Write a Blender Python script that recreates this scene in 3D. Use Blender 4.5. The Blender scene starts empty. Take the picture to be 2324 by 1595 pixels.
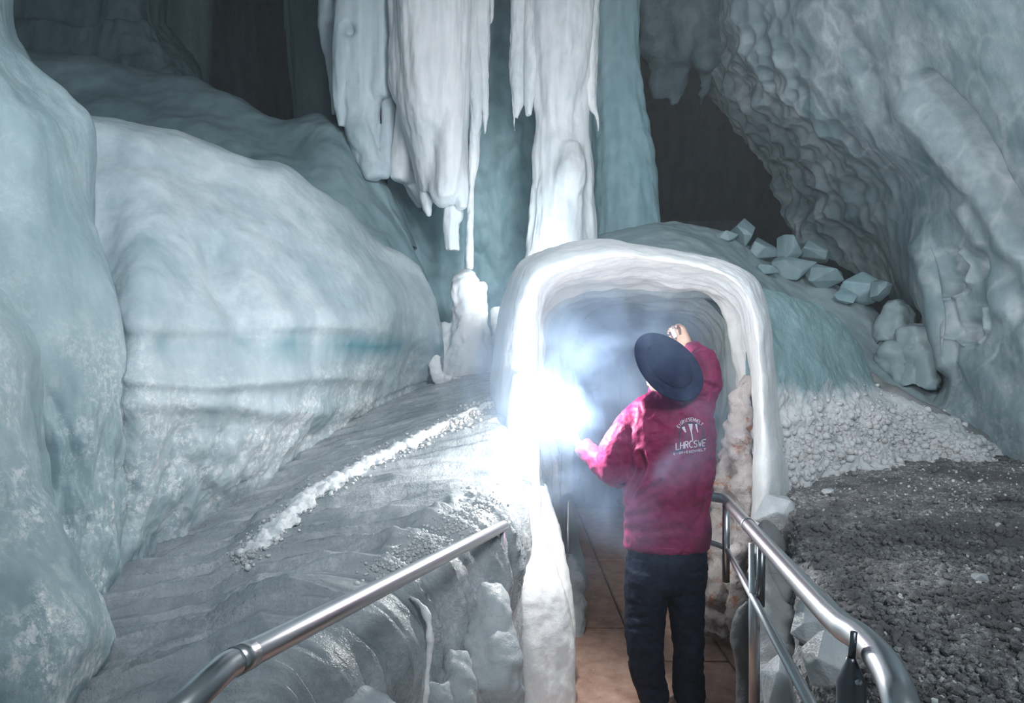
import bpy, bmesh, math, random
import numpy as np
from mathutils import Vector, Matrix

random.seed(7)
SC = bpy.context.scene
COL = SC.collection

# ------------------------------------------------------------------ camera
F = 1678.0
CX, CY = 1162.0, 797.5
CAMZ = 1.72


def P(px, py, d):
    return Vector(((px - CX) / F * d, d, CAMZ - (py - CY) / F * d))


cam = bpy.data.cameras.new('camera')
cam.sensor_width = 36.0
cam.lens = 36.0 * F / 2324.0
cam.clip_start = 0.05
camo = bpy.data.objects.new('camera', cam)
COL.objects.link(camo)
camo.location = (0, 0, CAMZ)
camo.rotation_euler = (math.pi / 2, 0, 0)
SC.camera = camo

# ------------------------------------------------------------------ world, exposure
SC.view_settings.view_transform = 'Standard'
SC.view_settings.look = 'None'
SC.view_settings.exposure = 0.0
SC.view_settings.gamma = 1.0
SC.view_settings.use_curve_mapping = False
SC.cycles.max_bounces = 4
SC.cycles.diffuse_bounces = 2
SC.cycles.glossy_bounces = 2
SC.cycles.transmission_bounces = 1
SC.cycles.use_adaptive_sampling = True
SC.cycles.adaptive_threshold = 0.07
SC.cycles.adaptive_min_samples = 12
SC.cycles.caustics_reflective = False
SC.cycles.volume_max_steps = 128
SC.cycles.volume_bounces = 1
SC.cycles.sample_clamp_indirect = 4.0
SC.cycles.sample_clamp_direct = 0.0
SC.cycles.volume_step_rate = 2.0
SC.cycles.use_denoising = True

w = bpy.data.worlds.new('cave_air')
SC.world = w
w.use_nodes = True
w.node_tree.nodes['Background'].inputs[0].default_value = (0.55, 0.72, 0.80, 1)
w.node_tree.nodes['Background'].inputs[1].default_value = 0.20


def aim(o, target):
    o.rotation_euler = (Vector(target) - o.location).to_track_quat('-Z', 'Y').to_euler()


def area(name, loc, target, size, power, color, spread=180):
    l = bpy.data.lights.new(name, 'AREA')
    l.shape = 'DISK'
    l.size = size
    l.energy = power
    l.color = color
    o = bpy.data.objects.new(name, l)
    COL.objects.link(o)
    o.location = loc
    l.spread = math.radians(spread)
    aim(o, target)
    return o


def spot(name, loc, target, power, color, angle, blend=0.8, radius=0.08):
    l = bpy.data.lights.new(name, 'SPOT')
    l.energy = power
    l.color = color
    l.spot_size = math.radians(angle)
    l.spot_blend = blend
    l.shadow_soft_size = radius
    o = bpy.data.objects.new(name, l)
    COL.objects.link(o)
    o.location = loc
    aim(o, target)
    return o


area('arch_fill', P(1195, 700, 5.5), P(1075, 300, 8.0), 0.4, 9, (0.85, 0.95, 1.0), 95)  # unseen fill light added behind the arch to brighten the back ice
# unseen lights added above and around the viewer to brighten the ice
area('high_fill', (1.5, -0.6, 4.4), (-0.2, 6.0, 2.5), 1.4, 72, (0.90, 0.96, 1.0), 105)
area('left_fill', (-0.4, 1.2, 3.9), (-2.0, 4.8, 2.2), 0.8, 15, (0.90, 0.95, 1.0), 100)
spot('column_fill', (0.9, 1.0, 2.9), P(1130, 200, 6.8), 340, (1.0, 0.93, 0.92), 34, 0.9, 0.45)
spot('right_wall_fill', (0.2, 1.5, 2.6), P(2150, 300, 5.2), 430, (0.97, 0.98, 1.0), 75, 1.0, 0.5)
FLARE = P(1277, 932, 3.68)

# ------------------------------------------------------------------ noise
_rs = np.random.RandomState(11)
_perm = _rs.permutation(256)
_perm = np.concatenate([_perm, _perm, _perm])
_g = _rs.normal(size=(256, 3))
_g /= np.linalg.norm(_g, axis=1)[:, None]


def perlin(p):
    i = np.floor(p).astype(int)
    f = p - i
    u = f * f * f * (f * (f * 6 - 15) + 10)
    i &= 255
    out = 0
    for dx in (0, 1):
        for dy in (0, 1):
            for dz in (0, 1):
                h = _perm[_perm[_perm[i[:, 0] + dx] + i[:, 1] + dy] + i[:, 2] + dz]
                g = _g[h]
                dot = g[:, 0] * (f[:, 0] - dx) + g[:, 1] * (f[:, 1] - dy) + g[:, 2] * (f[:, 2] - dz)
                wx = u[:, 0] if dx else 1 - u[:, 0]
                wy = u[:, 1] if dy else 1 - u[:, 1]
                wz = u[:, 2] if dz else 1 - u[:, 2]
                out = out + dot * wx * wy * wz
    return out


def fbm(p, octaves=3):
    o = 0
    a = 1.0
    for k in range(octaves):
        o = o + a * perlin(p * (2 ** k) + 17.3 * k)
        a *= 0.5
    return o


def worley(p):
    i = np.floor(p).astype(int)
    f = p - i
    best = np.full(len(p), 9.0)
    for dx in (-1, 0, 1):
        for dy in (-1, 0, 1):
            for dz in (-1, 0, 1):
                h = _perm[_perm[_perm[(i[:, 0] + dx) & 255] + ((i[:, 1] + dy) & 255)] + ((i[:, 2] + dz) & 255)]
                q = _g[h] * 0.35 + 0.5
                d = (q[:, 0] + dx - f[:, 0]) ** 2 + (q[:, 1] + dy - f[:, 1]) ** 2 + (q[:, 2] + dz - f[:, 2]) ** 2
                best = np.minimum(best, d)
    return np.sqrt(best)


# ------------------------------------------------------------------ materials
def new_mat(name):
    m = bpy.data.materials.new(name)
    m.use_nodes = True
    nt = m.node_tree
    return m, nt, nt.nodes['Principled BSDF']


def node(nt, t, **kw):
    n = nt.nodes.new(t)
    for k, v in kw.items():
        setattr(n, k, v)
    return n


def tex_noise(nt, vec, scale, detail=4, rough=0.55, stretch=None):
    if stretch:
        mp = node(nt, 'ShaderNodeMapping')
        mp.inputs['Scale'].default_value = stretch
        nt.links.new(vec, mp.inputs['Vector'])
        vec = mp.outputs['Vector']
    n = node(nt, 'ShaderNodeTexNoise')
    n.inputs['Scale'].default_value = scale
    n.inputs['Detail'].default_value = detail
    n.inputs['Roughness'].default_value = rough
    nt.links.new(vec, n.inputs['Vector'])
    return n.outputs['Fac']


def ramp(nt, fac, stops):
    r = node(nt, 'ShaderNodeValToRGB')
    e = r.color_ramp.elements
    while len(e) < len(stops):
        e.new(0.5)
    for k, (pos, c) in enumerate(stops):
        e[k].position = pos
        e[k].color = (c[0], c[1], c[2], 1)
    nt.links.new(fac, r.inputs['Fac'])
    return r.outputs['Color']


def mix(nt, fac, a, b, mode='MIX'):
    n = node(nt, 'ShaderNodeMix', data_type='RGBA', blend_type=mode)
    for sock, val in ((n.inputs['Factor'], fac), (n.inputs['A'], a), (n.inputs['B'], b)):
        if hasattr(val, 'is_linked'):
            nt.links.new(val, sock)
        elif isinstance(val, (int, float)):
            sock.default_value = val
        else:
            sock.default_value = (val[0], val[1], val[2], 1)
    return n.outputs['Result']


def ice_mat(name, deep, pale, rough=0.38, frost=0.5, streak=0.6, bump=0.5, sss=0.35, stretch=(1, 1, 0.13),
            grit=1.0, spot=None, fine=60.0, lumps=9.0, crystal=0.0, zmix=None, band=None, spec=0.5, cells=None):
    m, nt, b = new_mat(name)
    tc = node(nt, 'ShaderNodeTexCoord').outputs['Object']
    n1 = tex_noise(nt, tc, 1.3, 6, 0.6)
    n2 = tex_noise(nt, tc, 7.0, 5, 0.6, stretch)
    n3 = tex_noise(nt, tc, fine, 3, 0.7)
    n4 = tex_noise(nt, tc, 4.0, 7, 0.72)
    base = ramp(nt, n1, [(0.32, deep), (0.68, pale)])
    st = ramp(nt, n2, [(0.35, (0, 0, 0)), (0.7, (1, 1, 1))])
    mid = tuple(0.5 * (a + c) for a, c in zip(deep, pale))
    white = tuple(min(1, c * 1.12 + 0.06) for c in pale)
    alt = mix(nt, st, mid, white)
    base = mix(nt, streak * 0.7, base, alt)
    fr = ramp(nt, n4, [(0.60 - 0.25 * frost, (0, 0, 0)), (0.80 - 0.15 * frost, (1, 1, 1))])
    base = mix(nt, mix(nt, 0.45 * frost + 0.2, (0, 0, 0), fr), base, white)
    if spot:
        sn = tex_noise(nt, tc, spot[1], 6, 0.7)
        sm = ramp(nt, sn, [(spot[2], (0, 0, 0)), (spot[2] + 0.1, (1, 1, 1))])
        base = mix(nt, sm, base, spot[0])
    if crystal:
        c1 = ramp(nt, tex_noise(nt, tc, 34, 4, 0.8), [(0.47, (0, 0, 0)), (0.58, (1, 1, 1))])
        c2 = ramp(nt, tex_noise(nt, tc, 2.6, 6, 0.7), [(0.46, (0, 0, 0)), (0.60, (1, 1, 1))])
        c3 = mix(nt, 1.0, c1, c2, 'MULTIPLY')
        sx = node(nt, 'ShaderNodeSeparateXYZ')
        nt.links.new(tc, sx.inputs[0])
        mz = node(nt, 'ShaderNodeMapRange')
        mz.inputs['From Min'].default_value = 1.9
        mz.inputs['From Max'].default_value = 1.2
        mz.inputs['To Min'].default_value = 0.15 * crystal
        mz.inputs['To Max'].default_value = crystal
        nt.links.new(sx.outputs['Z'], mz.inputs['Value'])
        base = mix(nt, mix(nt, 1.0, c3, mz.outputs[0], 'MULTIPLY'), base, (0.92, 0.94, 0.96))
    if cells:
        ds = node(nt, 'ShaderNodeVectorMath', operation='MULTIPLY_ADD')
        nv_ = node(nt, 'ShaderNodeTexNoise')
        nv_.inputs['Scale'].default_value = 2.2
        nv_.inputs['Detail'].default_value = 5
        nt.links.new(tc, nv_.inputs['Vector'])
        nt.links.new(nv_.outputs['Color'], ds.inputs[0])
        ds.inputs[1].default_value = (.55, .55, .55)
        nt.links.new(tc, ds.inputs[2])
        vo = node(nt, 'ShaderNodeTexVoronoi', feature='DISTANCE_TO_EDGE')
        vo.inputs['Scale'].default_value = cells
        nt.links.new(ds.outputs[0], vo.inputs['Vector'])
        rim_ = ramp(nt, vo.outputs['Distance'], [(0.0, (1, 1, 1)), (0.10, (0, 0, 0))])
        cm = ramp(nt, tex_noise(nt, tc, 1.1, 4, .6), [(.42, (0, 0, 0)), (.60, (.55, .55, .55))])
        base = mix(nt, mix(nt, 1.0, rim_, cm, 'MULTIPLY'), base, (0.80, 0.84, 0.86))
        big = ramp(nt, tex_noise(nt, tc, .75, 5, .62), [(.36, (1, 1, 1)), (.56, (0, 0, 0))])
        base = mix(nt, mix(nt, 1.0, big, (.7, .7, .7), 'MULTIPLY'), base, deep)
    if band:
        sx = node(nt, 'ShaderNodeSeparateXYZ')
        nt.links.new(tc, sx.inputs[0])
        ad = node(nt, 'ShaderNodeMath', operation='MULTIPLY_ADD')
        ad.inputs[1].default_value = 0.22
        nt.links.new(n1, ad.inputs[0])
        nt.links.new(sx.outputs['Z'], ad.inputs[2])
        bd = ramp(nt, ad.outputs[0], [(0.0, (0, 0, 0)), (0.5, (1, 1, 1)), (1.0, (0, 0, 0))])
        rn = bd.node
        mz = node(nt, 'ShaderNodeMapRange')
        mz.inputs['From Min'].default_value = band[1]
        mz.inputs['From Max'].default_value = band[2]
        nt.links.new(ad.outputs[0], mz.inputs['Value'])
        nt.links.new(mz.outputs[0], rn.inputs['Fac'])
        pat = ramp(nt, tex_noise(nt, tc, 1.7, 3, .5, (1, 1, .3)), [(.38, (0, 0, 0)), (.55, (1, 1, 1))])
        base = mix(nt, mix(nt, 1.0, bd, pat, 'MULTIPLY'), base, band[0])
    if zmix:
        sx = node(nt, 'ShaderNodeSeparateXYZ')
        nt.links.new(tc, sx.inputs[0])
        ad = node(nt, 'ShaderNodeMath', operation='MULTIPLY_ADD')
        ad.inputs[1].default_value = 0.5
        nt.links.new(n4, ad.inputs[0])
        nt.links.new(sx.outputs['Z'], ad.inputs[2])
        mz = node(nt, 'ShaderNodeMapRange')
        mz.inputs['From Min'].default_value = zmix[1]
        mz.inputs['From Max'].default_value = zmix[2]
        nt.links.new(ad.outputs[0], mz.inputs['Value'])
        base = mix(nt, mz.outputs[0], base, mix(nt, st, zmix[0], tuple(c * 1.4 for c in zmix[0])))
    nt.links.new(base, b.inputs['Base Color'])
    rr = node(nt, 'ShaderNodeMapRange')
    rr.inputs['To Min'].default_value = rough * 0.65
    rr.inputs['To Max'].default_value = min(1, rough * 1.5)
    nt.links.new(n4, rr.inputs['Value'])
    nt.links.new(rr.outputs[0], b.inputs['Roughness'])
    b.inputs['IOR'].default_value = 1.31
    b.inputs['Specular IOR Level'].default_value = spec
    if sss > 0:
        b.inputs['Subsurface Weight'].default_value = sss
        b.inputs['Subsurface Radius'].default_value = (0.65, 0.9, 1.0)
        b.inputs['Subsurface Scale'].default_value = 0.07
    bm1 = node(nt, 'ShaderNodeBump')
    bm1.inputs['Strength'].default_value = bump
    bm1.inputs['Distance'].default_value = 0.03
    nl = tex_noise(nt, tc, lumps, 6, 0.62)
    nt.links.new(nl, bm1.inputs['Height'])
    bm2 = node(nt, 'ShaderNodeBump')
    bm2.inputs['Strength'].default_value = min(1, 0.35 * grit)
    bm2.inputs['Distance'].default_value = 0.008
    nt.links.new(n3, bm2.inputs['Height'])
    nt.links.new(bm1.outputs[0], bm2.inputs['Normal'])
    bm3 = node(nt, 'ShaderNodeBump')
    bm3.inputs['Strength'].default_value = 0.35 * streak
    bm3.inputs['Distance'].default_value = 0.02
    nt.links.new(n2, bm3.inputs['Height'])
    nt.links.new(bm2.outputs[0], bm3.inputs['Normal'])
    nt.links.new(bm3.outputs[0], b.inputs['Normal'])
    return m


def plain(name, color, rough=0.5, metal=0.0, bump=0.0, bscale=200, var=0.0):
    m, nt, b = new_mat(name)
    b.inputs['Base Color'].default_value = (*color, 1)
    b.inputs['Roughness'].default_value = rough
    b.inputs['Metallic'].default_value = metal
    tc = node(nt, 'ShaderNodeTexCoord').outputs['Object']
    if var:
        n = tex_noise(nt, tc, 6, 5, 0.6)
        lo = tuple(c * (1 - var) for c in color)
        hi = tuple(min(1, c * (1 + var)) for c in color)
        nt.links.new(ramp(nt, n, [(0.3, lo), (0.7, hi)]), b.inputs['Base Color'])
    if bump:
        n = tex_noise(nt, tc, bscale, 4, 0.6)
        bp = node(nt, 'ShaderNodeBump')
        bp.inputs['Strength'].default_value = bump
        bp.inputs['Distance'].default_value = 0.004
        nt.links.new(n, bp.inputs['Height'])
        nt.links.new(bp.outputs[0], b.inputs['Normal'])
    return m


M = {}
M['blue_ice'] = ice_mat('blue_ice', (0.22, 0.34, 0.39), (0.58, 0.65, 0.69), frost=0.45, bump=0.22, grit=.7, crystal=.95,
                         band=((0.15, 0.31, 0.37), 1.74, 1.98))
M['left_ice'] = ice_mat('left_ice', (0.16, 0.27, 0.31), (0.40, 0.50, 0.54), frost=0.4, grit=.8, rough=0.32, bump=.3, crystal=.7)
M['dark_ice'] = ice_mat('dark_ice', (0.05, 0.10, 0.12), (0.17, 0.26, 0.29), frost=0.2, sss=0)
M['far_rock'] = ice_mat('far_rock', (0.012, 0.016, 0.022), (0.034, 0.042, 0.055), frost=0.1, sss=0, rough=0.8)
M['ridge_ice'] = ice_mat('ridge_ice', (0.13, 0.22, 0.25), (0.28, 0.39, 0.43), frost=0.2, sss=0, bump=.2, grit=.5)
M['column_ice'] = ice_mat('column_ice', (0.44, 0.54, 0.58), (0.72, 0.73, 0.76), frost=0.5, streak=0.9, stretch=(1, 1, 0.05), bump=.2, grit=.5)
M['column_blue'] = ice_mat('column_blue', (0.26, 0.38, 0.43), (0.55, 0.63, 0.68), frost=0.45, streak=0.9, stretch=(1, 1, 0.05), bump=.25, grit=.5)
M['slope_ice'] = ice_mat('slope_ice', (0.22, 0.32, 0.35), (0.38, 0.47, 0.50), frost=0.3, streak=0.3, bump=.2, grit=.5, crystal=.3)
M['bank_grey'] = ice_mat('bank_grey', (0.13, 0.14, 0.15), (0.30, 0.31, 0.32), frost=0.3, sss=0, bump=.4)
M['teal_ice'] = ice_mat('teal_ice', (0.17, 0.32, 0.37), (0.34, 0.48, 0.53), frost=0.25, streak=0.7, bump=.25, grit=.5)
M['white_ice'] = ice_mat('white_ice', (0.66, 0.72, 0.76), (0.82, 0.82, 0.85), frost=0.6, rough=0.45, streak=0.5, bump=.3, grit=.6)
M['tunnel_ice'] = ice_mat('tunnel_ice', (0.24, 0.33, 0.36), (0.50, 0.57, 0.60), frost=0.35, streak=0.4,
                          stretch=(0.25, 0.25, 1), sss=0, bump=0.4, grit=.5)
M['stained_ice'] = ice_mat('stained_ice', (0.27, 0.24, 0.24), (0.50, 0.46, 0.46), frost=0.4, sss=0, bump=.8, grit=2,
                           spot=((0.30, 0.13, 0.06), 9.0, 0.56))
M['right_ice'] = ice_mat('right_ice', (0.15, 0.25, 0.285), (0.50, 0.57, 0.61), frost=0.6, streak=0.35,
                         bump=0.22, grit=.8, spot=((0.50, 0.43, 0.42), 1.1, 0.68), crystal=.5, cells=2.6)
M['snow'] = ice_mat('snow', (0.50, 0.56, 0.60), (0.78, 0.80, 0.83), frost=0.7, rough=0.6, grit=2.5, streak=0.1, fine=45)
M['bank_snow'] = ice_mat('bank_snow', (0.46, 0.51, 0.54), (0.78, 0.80, 0.82), frost=0.7, rough=0.6, grit=2.5, streak=0.1, fine=45,
                         zmix=((.22, .33, .36), 1.66, 1.78))
M['left_ground'] = ice_mat('left_ground', (0.12, 0.17, 0.19), (0.44, 0.47, 0.50), frost=0.35, rough=0.25,
                           streak=0.9, stretch=(0.10, 1.6, 1), grit=1.6, sss=0, crystal=.25)
M['gravel_ice'] = ice_mat('gravel_ice', (0.07, 0.07, 0.075), (0.27, 0.27, 0.28), frost=0.3, rough=0.6, grit=3.0,
                          streak=0.25, sss=0, bump=1.0, fine=38, lumps=16, crystal=.4)
M['grey_ice'] = ice_mat('grey_ice', (0.28, 0.32, 0.345), (0.52, 0.55, 0.58), frost=0.5, grit=1.2)
M['painted_shade'] = ice_mat('painted_shade', (0.05, 0.055, 0.06), (0.13, 0.14, 0.15), frost=0.1, sss=0)  # near-black tone: shade on the ice put into the colour


def steel():
    m, nt, b = new_mat('brushed_steel')
    b.inputs['Base Color'].default_value = (0.60, 0.62, 0.65, 1)
    b.inputs['Metallic'].default_value = 1.0
    tc = node(nt, 'ShaderNodeTexCoord').outputs['Object']
    n = tex_noise(nt, tc, 25, 6, 0.7)
    r = node(nt, 'ShaderNodeMapRange')
    r.inputs['To Min'].default_value = 0.27
    r.inputs['To Max'].default_value = 0.34
    nt.links.new(n, r.inputs['Value'])
    nt.links.new(r.outputs[0], b.inputs['Roughness'])
    return m


M['steel'] = steel()
M['dark_steel'] = plain('dark_steel', (0.18, 0.19, 0.21), 0.35, 1.0, var=0.2)


def floor_mat():
    m, nt, b = new_mat('red_rubber_walkway')
    tc = node(nt, 'ShaderNodeTexCoord').outputs['Object']
    n = tex_noise(nt, tc, 9, 8, 0.7)
    base = ramp(nt, n, [(0.3, (0.30, 0.17, 0.13)), (0.7, (0.56, 0.38, 0.31))])
    n2 = tex_noise(nt, tc, 70, 4, 0.6)
    sp = ramp(nt, n2, [(0.28, (1, 1, 1)), (0.34, (0, 0, 0))])
    base = mix(nt, sp, base, (0.05, 0.04, 0.04))
    n3 = tex_noise(nt, tc, 90, 3, 0.6)
    s3 = ramp(nt, n3, [(0.70, (0, 0, 0)), (0.74, (1, 1, 1))])
    base = mix(nt, s3, base, (0.7, 0.72, 0.75))
    nt.links.new(base, b.inputs['Base Color'])
    b.inputs['Roughness'].default_value = 0.75
    bp = node(nt, 'ShaderNodeBump')
    bp.inputs['Strength'].default_value = 0.5
    bp.inputs['Distance'].default_value = 0.006
    nt.links.new(n2, bp.inputs['Height'])
    nt.links.new(bp.outputs[0], b.inputs['Normal'])
    return m


M['floor'] = floor_mat()
M['gap'] = plain('walkway_bed', (0.14, 0.09, 0.075), 0.9, var=0.2)


def cloth(name, color, rough, bs, bstr, coarse=18):
    m, nt, b = new_mat(name)
    tc = node(nt, 'ShaderNodeTexCoord').outputs['Object']
    n = tex_noise(nt, tc, coarse, 4, 0.6)
    lo = tuple(c * 0.8 for c in color)
    hi = tuple(min(1, c * 1.2) for c in color)
    nt.links.new(ramp(nt, n, [(0.35, lo), (0.65, hi)]), b.inputs['Base Color'])
    b.inputs['Roughness'].default_value = rough
    b.inputs['Specular IOR Level'].default_value = 0.25
    n2 = tex_noise(nt, tc, bs, 4, 0.65)
    bp = node(nt, 'ShaderNodeBump')
    bp.inputs['Strength'].default_value = bstr
    bp.inputs['Distance'].default_value = 0.012
    nt.links.new(n2, bp.inputs['Height'])
    nt.links.new(bp.outputs[0], b.inputs['Normal'])
    return m


M['jacket'] = cloth('crimson_jacket_cloth', (0.23, 0.016, 0.080), 0.6, 14, 0.5)
M['jeans'] = cloth('dark_blue_denim', (0.007, 0.012, 0.030), 0.8, 22, 0.6)
M['hat'] = cloth('navy_felt', (0.020, 0.030, 0.075), 0.9, 60, 0.15)
M['boots'] = cloth('black_leather', (0.012, 0.012, 0.014), 0.5, 40, 0.3)
M['skin'] = plain('skin', (0.38, 0.24, 0.185), 0.5, bump=0.2, bscale=120)
M['hair'] = plain('brown_hair', (0.08, 0.05, 0.035), 0.7, bump=0.6, bscale=90)
M['print_white'] = plain('white_print', (0.72, 0.66, 0.76), 0.7, var=0.1)
M['print_navy'] = plain('navy_print', (0.03, 0.05, 0.12), 0.7, var=0.1)
M['paper'] = plain('flare_casing', (0.75, 0.72, 0.72), 0.7, var=0.1)


def emission(name, color, strength):
    m, nt, b = new_mat(name)
    b.inputs['Base Color'].default_value = (1, 1, 1, 1)
    b.inputs['Emission Color'].default_value = (*color, 1)
    b.inputs['Emission Strength'].default_value = strength
    return m


M['flame'] = emission('magnesium_flame', (0.93, 0.96, 1.0), 60)
M['lamp_white'] = plain('white_plastic', (0.85, 0.83, 0.85), 0.3, var=0.05)


# ------------------------------------------------------------------ object helpers
def link(name, me, mat=None, parent=None, smooth=True):
    o = bpy.data.objects.new(name, me)
    COL.objects.link(o)
    if mat is not None:
        me.materials.append(mat)
    if parent is not None:
        o.parent = parent
        o.matrix_parent_inverse = parent.matrix_world.inverted() if False else Matrix.Translation(-parent.location)
    if smooth:
        me.polygons.foreach_set('use_smooth', [True] * len(me.polygons))
    return o


def tag(o, label=None, cat=None, group=None, kind=None):
    if label:
        o['label'] = label
    if cat:
        o['category'] = cat
    if group:
        o['group'] = group
    if kind:
        o['kind'] = kind
    return o


def empty(name, loc, label, cat, group=None):
    o = bpy.data.objects.new(name, None)
    COL.objects.link(o)
    o.location = loc
    o.empty_display_size = 0.1
    return tag(o, label, cat, group)


def catmull(ctrl, n):
    """ctrl: (k, ..., 3); resample the first axis to n points."""
    k = ctrl.shape[0]
    t = np.linspace(0, k - 1, n)
    i = np.minimum(t.astype(int), k - 2)
    f = (t - i).reshape((-1,) + (1,) * (ctrl.ndim - 1))
    pad = np.concatenate([2 * ctrl[:1] - ctrl[1:2], ctrl, 2 * ctrl[-1:] - ctrl[-2:-1]])
    p0, p1, p2, p3 = pad[i], pad[i + 1], pad[i + 2], pad[i + 3]
    return 0.5 * ((2 * p1) + (-p0 + p2) * f + (2 * p0 - 5 * p1 + 4 * p2 - p3) * f ** 2 + (-p0 + 3 * p1 - 3 * p2 + p3) * f ** 3)


def grid_normals(g):
    du = np.gradient(g, axis=0)
    dv = np.gradient(g, axis=1)
    n = np.cross(du, dv)
    n /= (np.linalg.norm(n, axis=2)[:, :, None] + 1e-9)
    return n


def project(g):
    d = g[..., 1]
    return CX + g[..., 0] / d * F, CY - (g[..., 2] - CAMZ) / d * F


def seg_dist(X, Y, pts):
    best = np.full(X.shape, 1e9)
    for (x0, y0), (x1, y1) in zip(pts[:-1], pts[1:]):
        L = (x1 - x0) ** 2 + (y1 - y0) ** 2
        t = np.clip(((X - x0) * (x1 - x0) + (Y - y0) * (y1 - y0)) / L, 0, 1)
        best = np.minimum(best, np.hypot(X - x0 - t * (x1 - x0), Y - y0 - t * (y1 - y0)))
    return best


def sheet(name, rows, nu, nv, mat, noise=(), feats=None, parent=None, toward=None, world=False, split=None):
    """rows of (px, py, depth) control points -> a smooth relief surface.
    noise: (kind, scale, amplitude, stretch)."""
    if world:
        c = np.array([[tuple(q) for q in r] for r in rows], float)
    else:
        c = np.array([[tuple(P(*q)) for q in r] for r in rows], float)
    g = catmull(c, nu)
    g = catmull(np.swapaxes(g, 0, 1), nv)
    g = np.swapaxes(g, 0, 1)
    n = grid_normals(g)
    if toward is None:
        toward = np.array([0, 0, CAMZ])
    mid = g[nu // 2, nv // 2]
    if np.dot(n[nu // 2, nv // 2], np.array(toward) - mid) < 0:
        n = -n
        flip = True
    else:
        flip = False
    off = np.zeros((nu, nv))
    flat = g.reshape(-1, 3)
    for kind, sc, amp, stretch in noise:
        q = flat * np.array(stretch) * sc
        if kind == 'w':
            v = 0.55 - worley(q)
        elif kind == 'r':
            v = 0.5 - np.abs(fbm(q, 3)) * 2
        else:
            v = fbm(q, 4)
        off += amp * v.reshape(nu, nv)
    if feats:
        X, Y = project(g)
        off += feats(X, Y, g)
    g = g + n * off[:, :, None]
    if split:
        outs = []
        for v0, v1, nm, mt in split:
            i0, i1 = int(v0 * (nv - 1)), int(v1 * (nv - 1)) + 1
            outs.append(grid_object(nm, g[:, i0:i1], flip, mt, parent))
        return outs
    return grid_object(name, g, flip, mat, parent)


def grid_object(name, g, flip, mat, parent):
    nu, nv = g.shape[:2]
    me = bpy.data.meshes.new(name)
    idx = np.arange(nu * nv).reshape(nu, nv)
    a, b, c_, d_ = idx[:-1, :-1].ravel(), idx[1:, :-1].ravel(), idx[1:, 1:].ravel(), idx[:-1, 1:].ravel()
    faces = np.stack([a, d_, c_, b] if flip else [a, b, c_, d_], axis=1)
    me.from_pydata(g.reshape(-1, 3).tolist(), [], faces.tolist())
    me.update()
    return link(name, me, mat, parent)


def frame_for(t):
    y = Vector((0, 1, 0))
    if abs(t.dot(y)) > 0.93:
        y = Vector((0, 0, 1))
    s = t.cross(y).normalized()
    o = s.cross(t).normalized()
    return s, o


def add_tube(bm, pts, radii, segs=14, ref=None, caps=True, sub=4):
    """pts: world points; radii: (side radius, depth radius) or a number for each."""
    c = np.array([tuple(p) for p in pts], float)
    r = np.array([(q, q) if isinstance(q, (int, float)) else q for q in radii], float)
    n = max(2, (len(pts) - 1) * sub + 1)
    if len(pts) > 2 and sub > 1:
        c2, r2 = catmull(c, n), np.maximum(catmull(r, n), 0.0008)
    else:
        c2, r2 = c, r
    rings = []
    for k in range(len(c2)):
        t = Vector(c2[min(k + 1, len(c2) - 1)] - c2[max(k - 1, 0)]).normalized()
        if ref is not None:
            s = t.cross(Vector(ref)).normalized()
            o = s.cross(t).normalized()
        else:
            s, o = frame_for(t)
        ring = []
        for j in range(segs):
            a = 2 * math.pi * j / segs
            ring.append(bm.verts.new(Vector(c2[k]) + s * (math.cos(a) * r2[k][0]) + o * (math.sin(a) * r2[k][1])))
        rings.append(ring)
    for k in range(len(rings) - 1):
        for j in range(segs):
            bm.faces.new((rings[k][j], rings[k][(j + 1) % segs], rings[k + 1][(j + 1) % segs], rings[k + 1][j]))
    if caps:
        bm.faces.new(list(reversed(rings[0])))
        bm.faces.new(rings[-1])


def add_ball(bm, c, r, sub=3):
    if isinstance(r, (int, float)):
        r = (r, r, r)
    mat = Matrix.Translation(c) @ Matrix.Diagonal((r[0], r[1], r[2], 1))
    bmesh.ops.create_icosphere(bm, subdivisions=sub, radius=1, matrix=mat)


def bm_mesh(bm, name):
    bmesh.ops.recalc_face_normals(bm, faces=bm.faces)
    me = bpy.data.meshes.new(name)
    bm.to_mesh(me)
    bm.free()
    return me


def fuse(name, bm, voxel, mat, smooth=4, noise=(), parent=None, feats=None):
    """one continuous skin around everything in bm (voxel remesh), then relief."""
    me = bm_mesh(bm, name + '_raw')
    tmp = bpy.data.objects.new('tmp', me)
    COL.objects.link(tmp)
    md = tmp.modifiers.new('r', 'REMESH')
    md.mode = 'VOXEL'
    md.voxel_size = voxel
    if smooth:
        s = tmp.modifiers.new('s', 'SMOOTH')
        s.factor = 0.5
        s.iterations = smooth
    dg = bpy.context.evaluated_depsgraph_get()
    ev = tmp.evaluated_get(dg)
    out = bpy.data.meshes.new_from_object(ev)
    out.name = name
    bpy.data.objects.remove(tmp)
    bpy.data.meshes.remove(me)
    nv = len(out.vertices)
    if noise or feats:
        co = np.empty(nv * 3)
        no = np.empty(nv * 3)
        out.vertices.foreach_get('co', co)
        out.vertices.foreach_get('normal', no)
        co, no = co.reshape(-1, 3), no.reshape(-1, 3)
        off = np.zeros(nv)
        for kind, sc, amp, stretch in noise:
            q = co * np.array(stretch) * sc
            if kind == 'w':
                v = 0.55 - worley(q)
            elif kind == 'r':
                v = 0.5 - np.abs(fbm(q, 3)) * 2
            else:
                v = fbm(q, 4)
            off += amp * v
        if feats:
            X, Y = project(co)
            off += feats(X, Y, co, no)
        co = co + no * off[:, None]
        out.vertices.foreach_set('co', co.ravel())
        out.update()
    return link(name, out, mat, parent)


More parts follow.
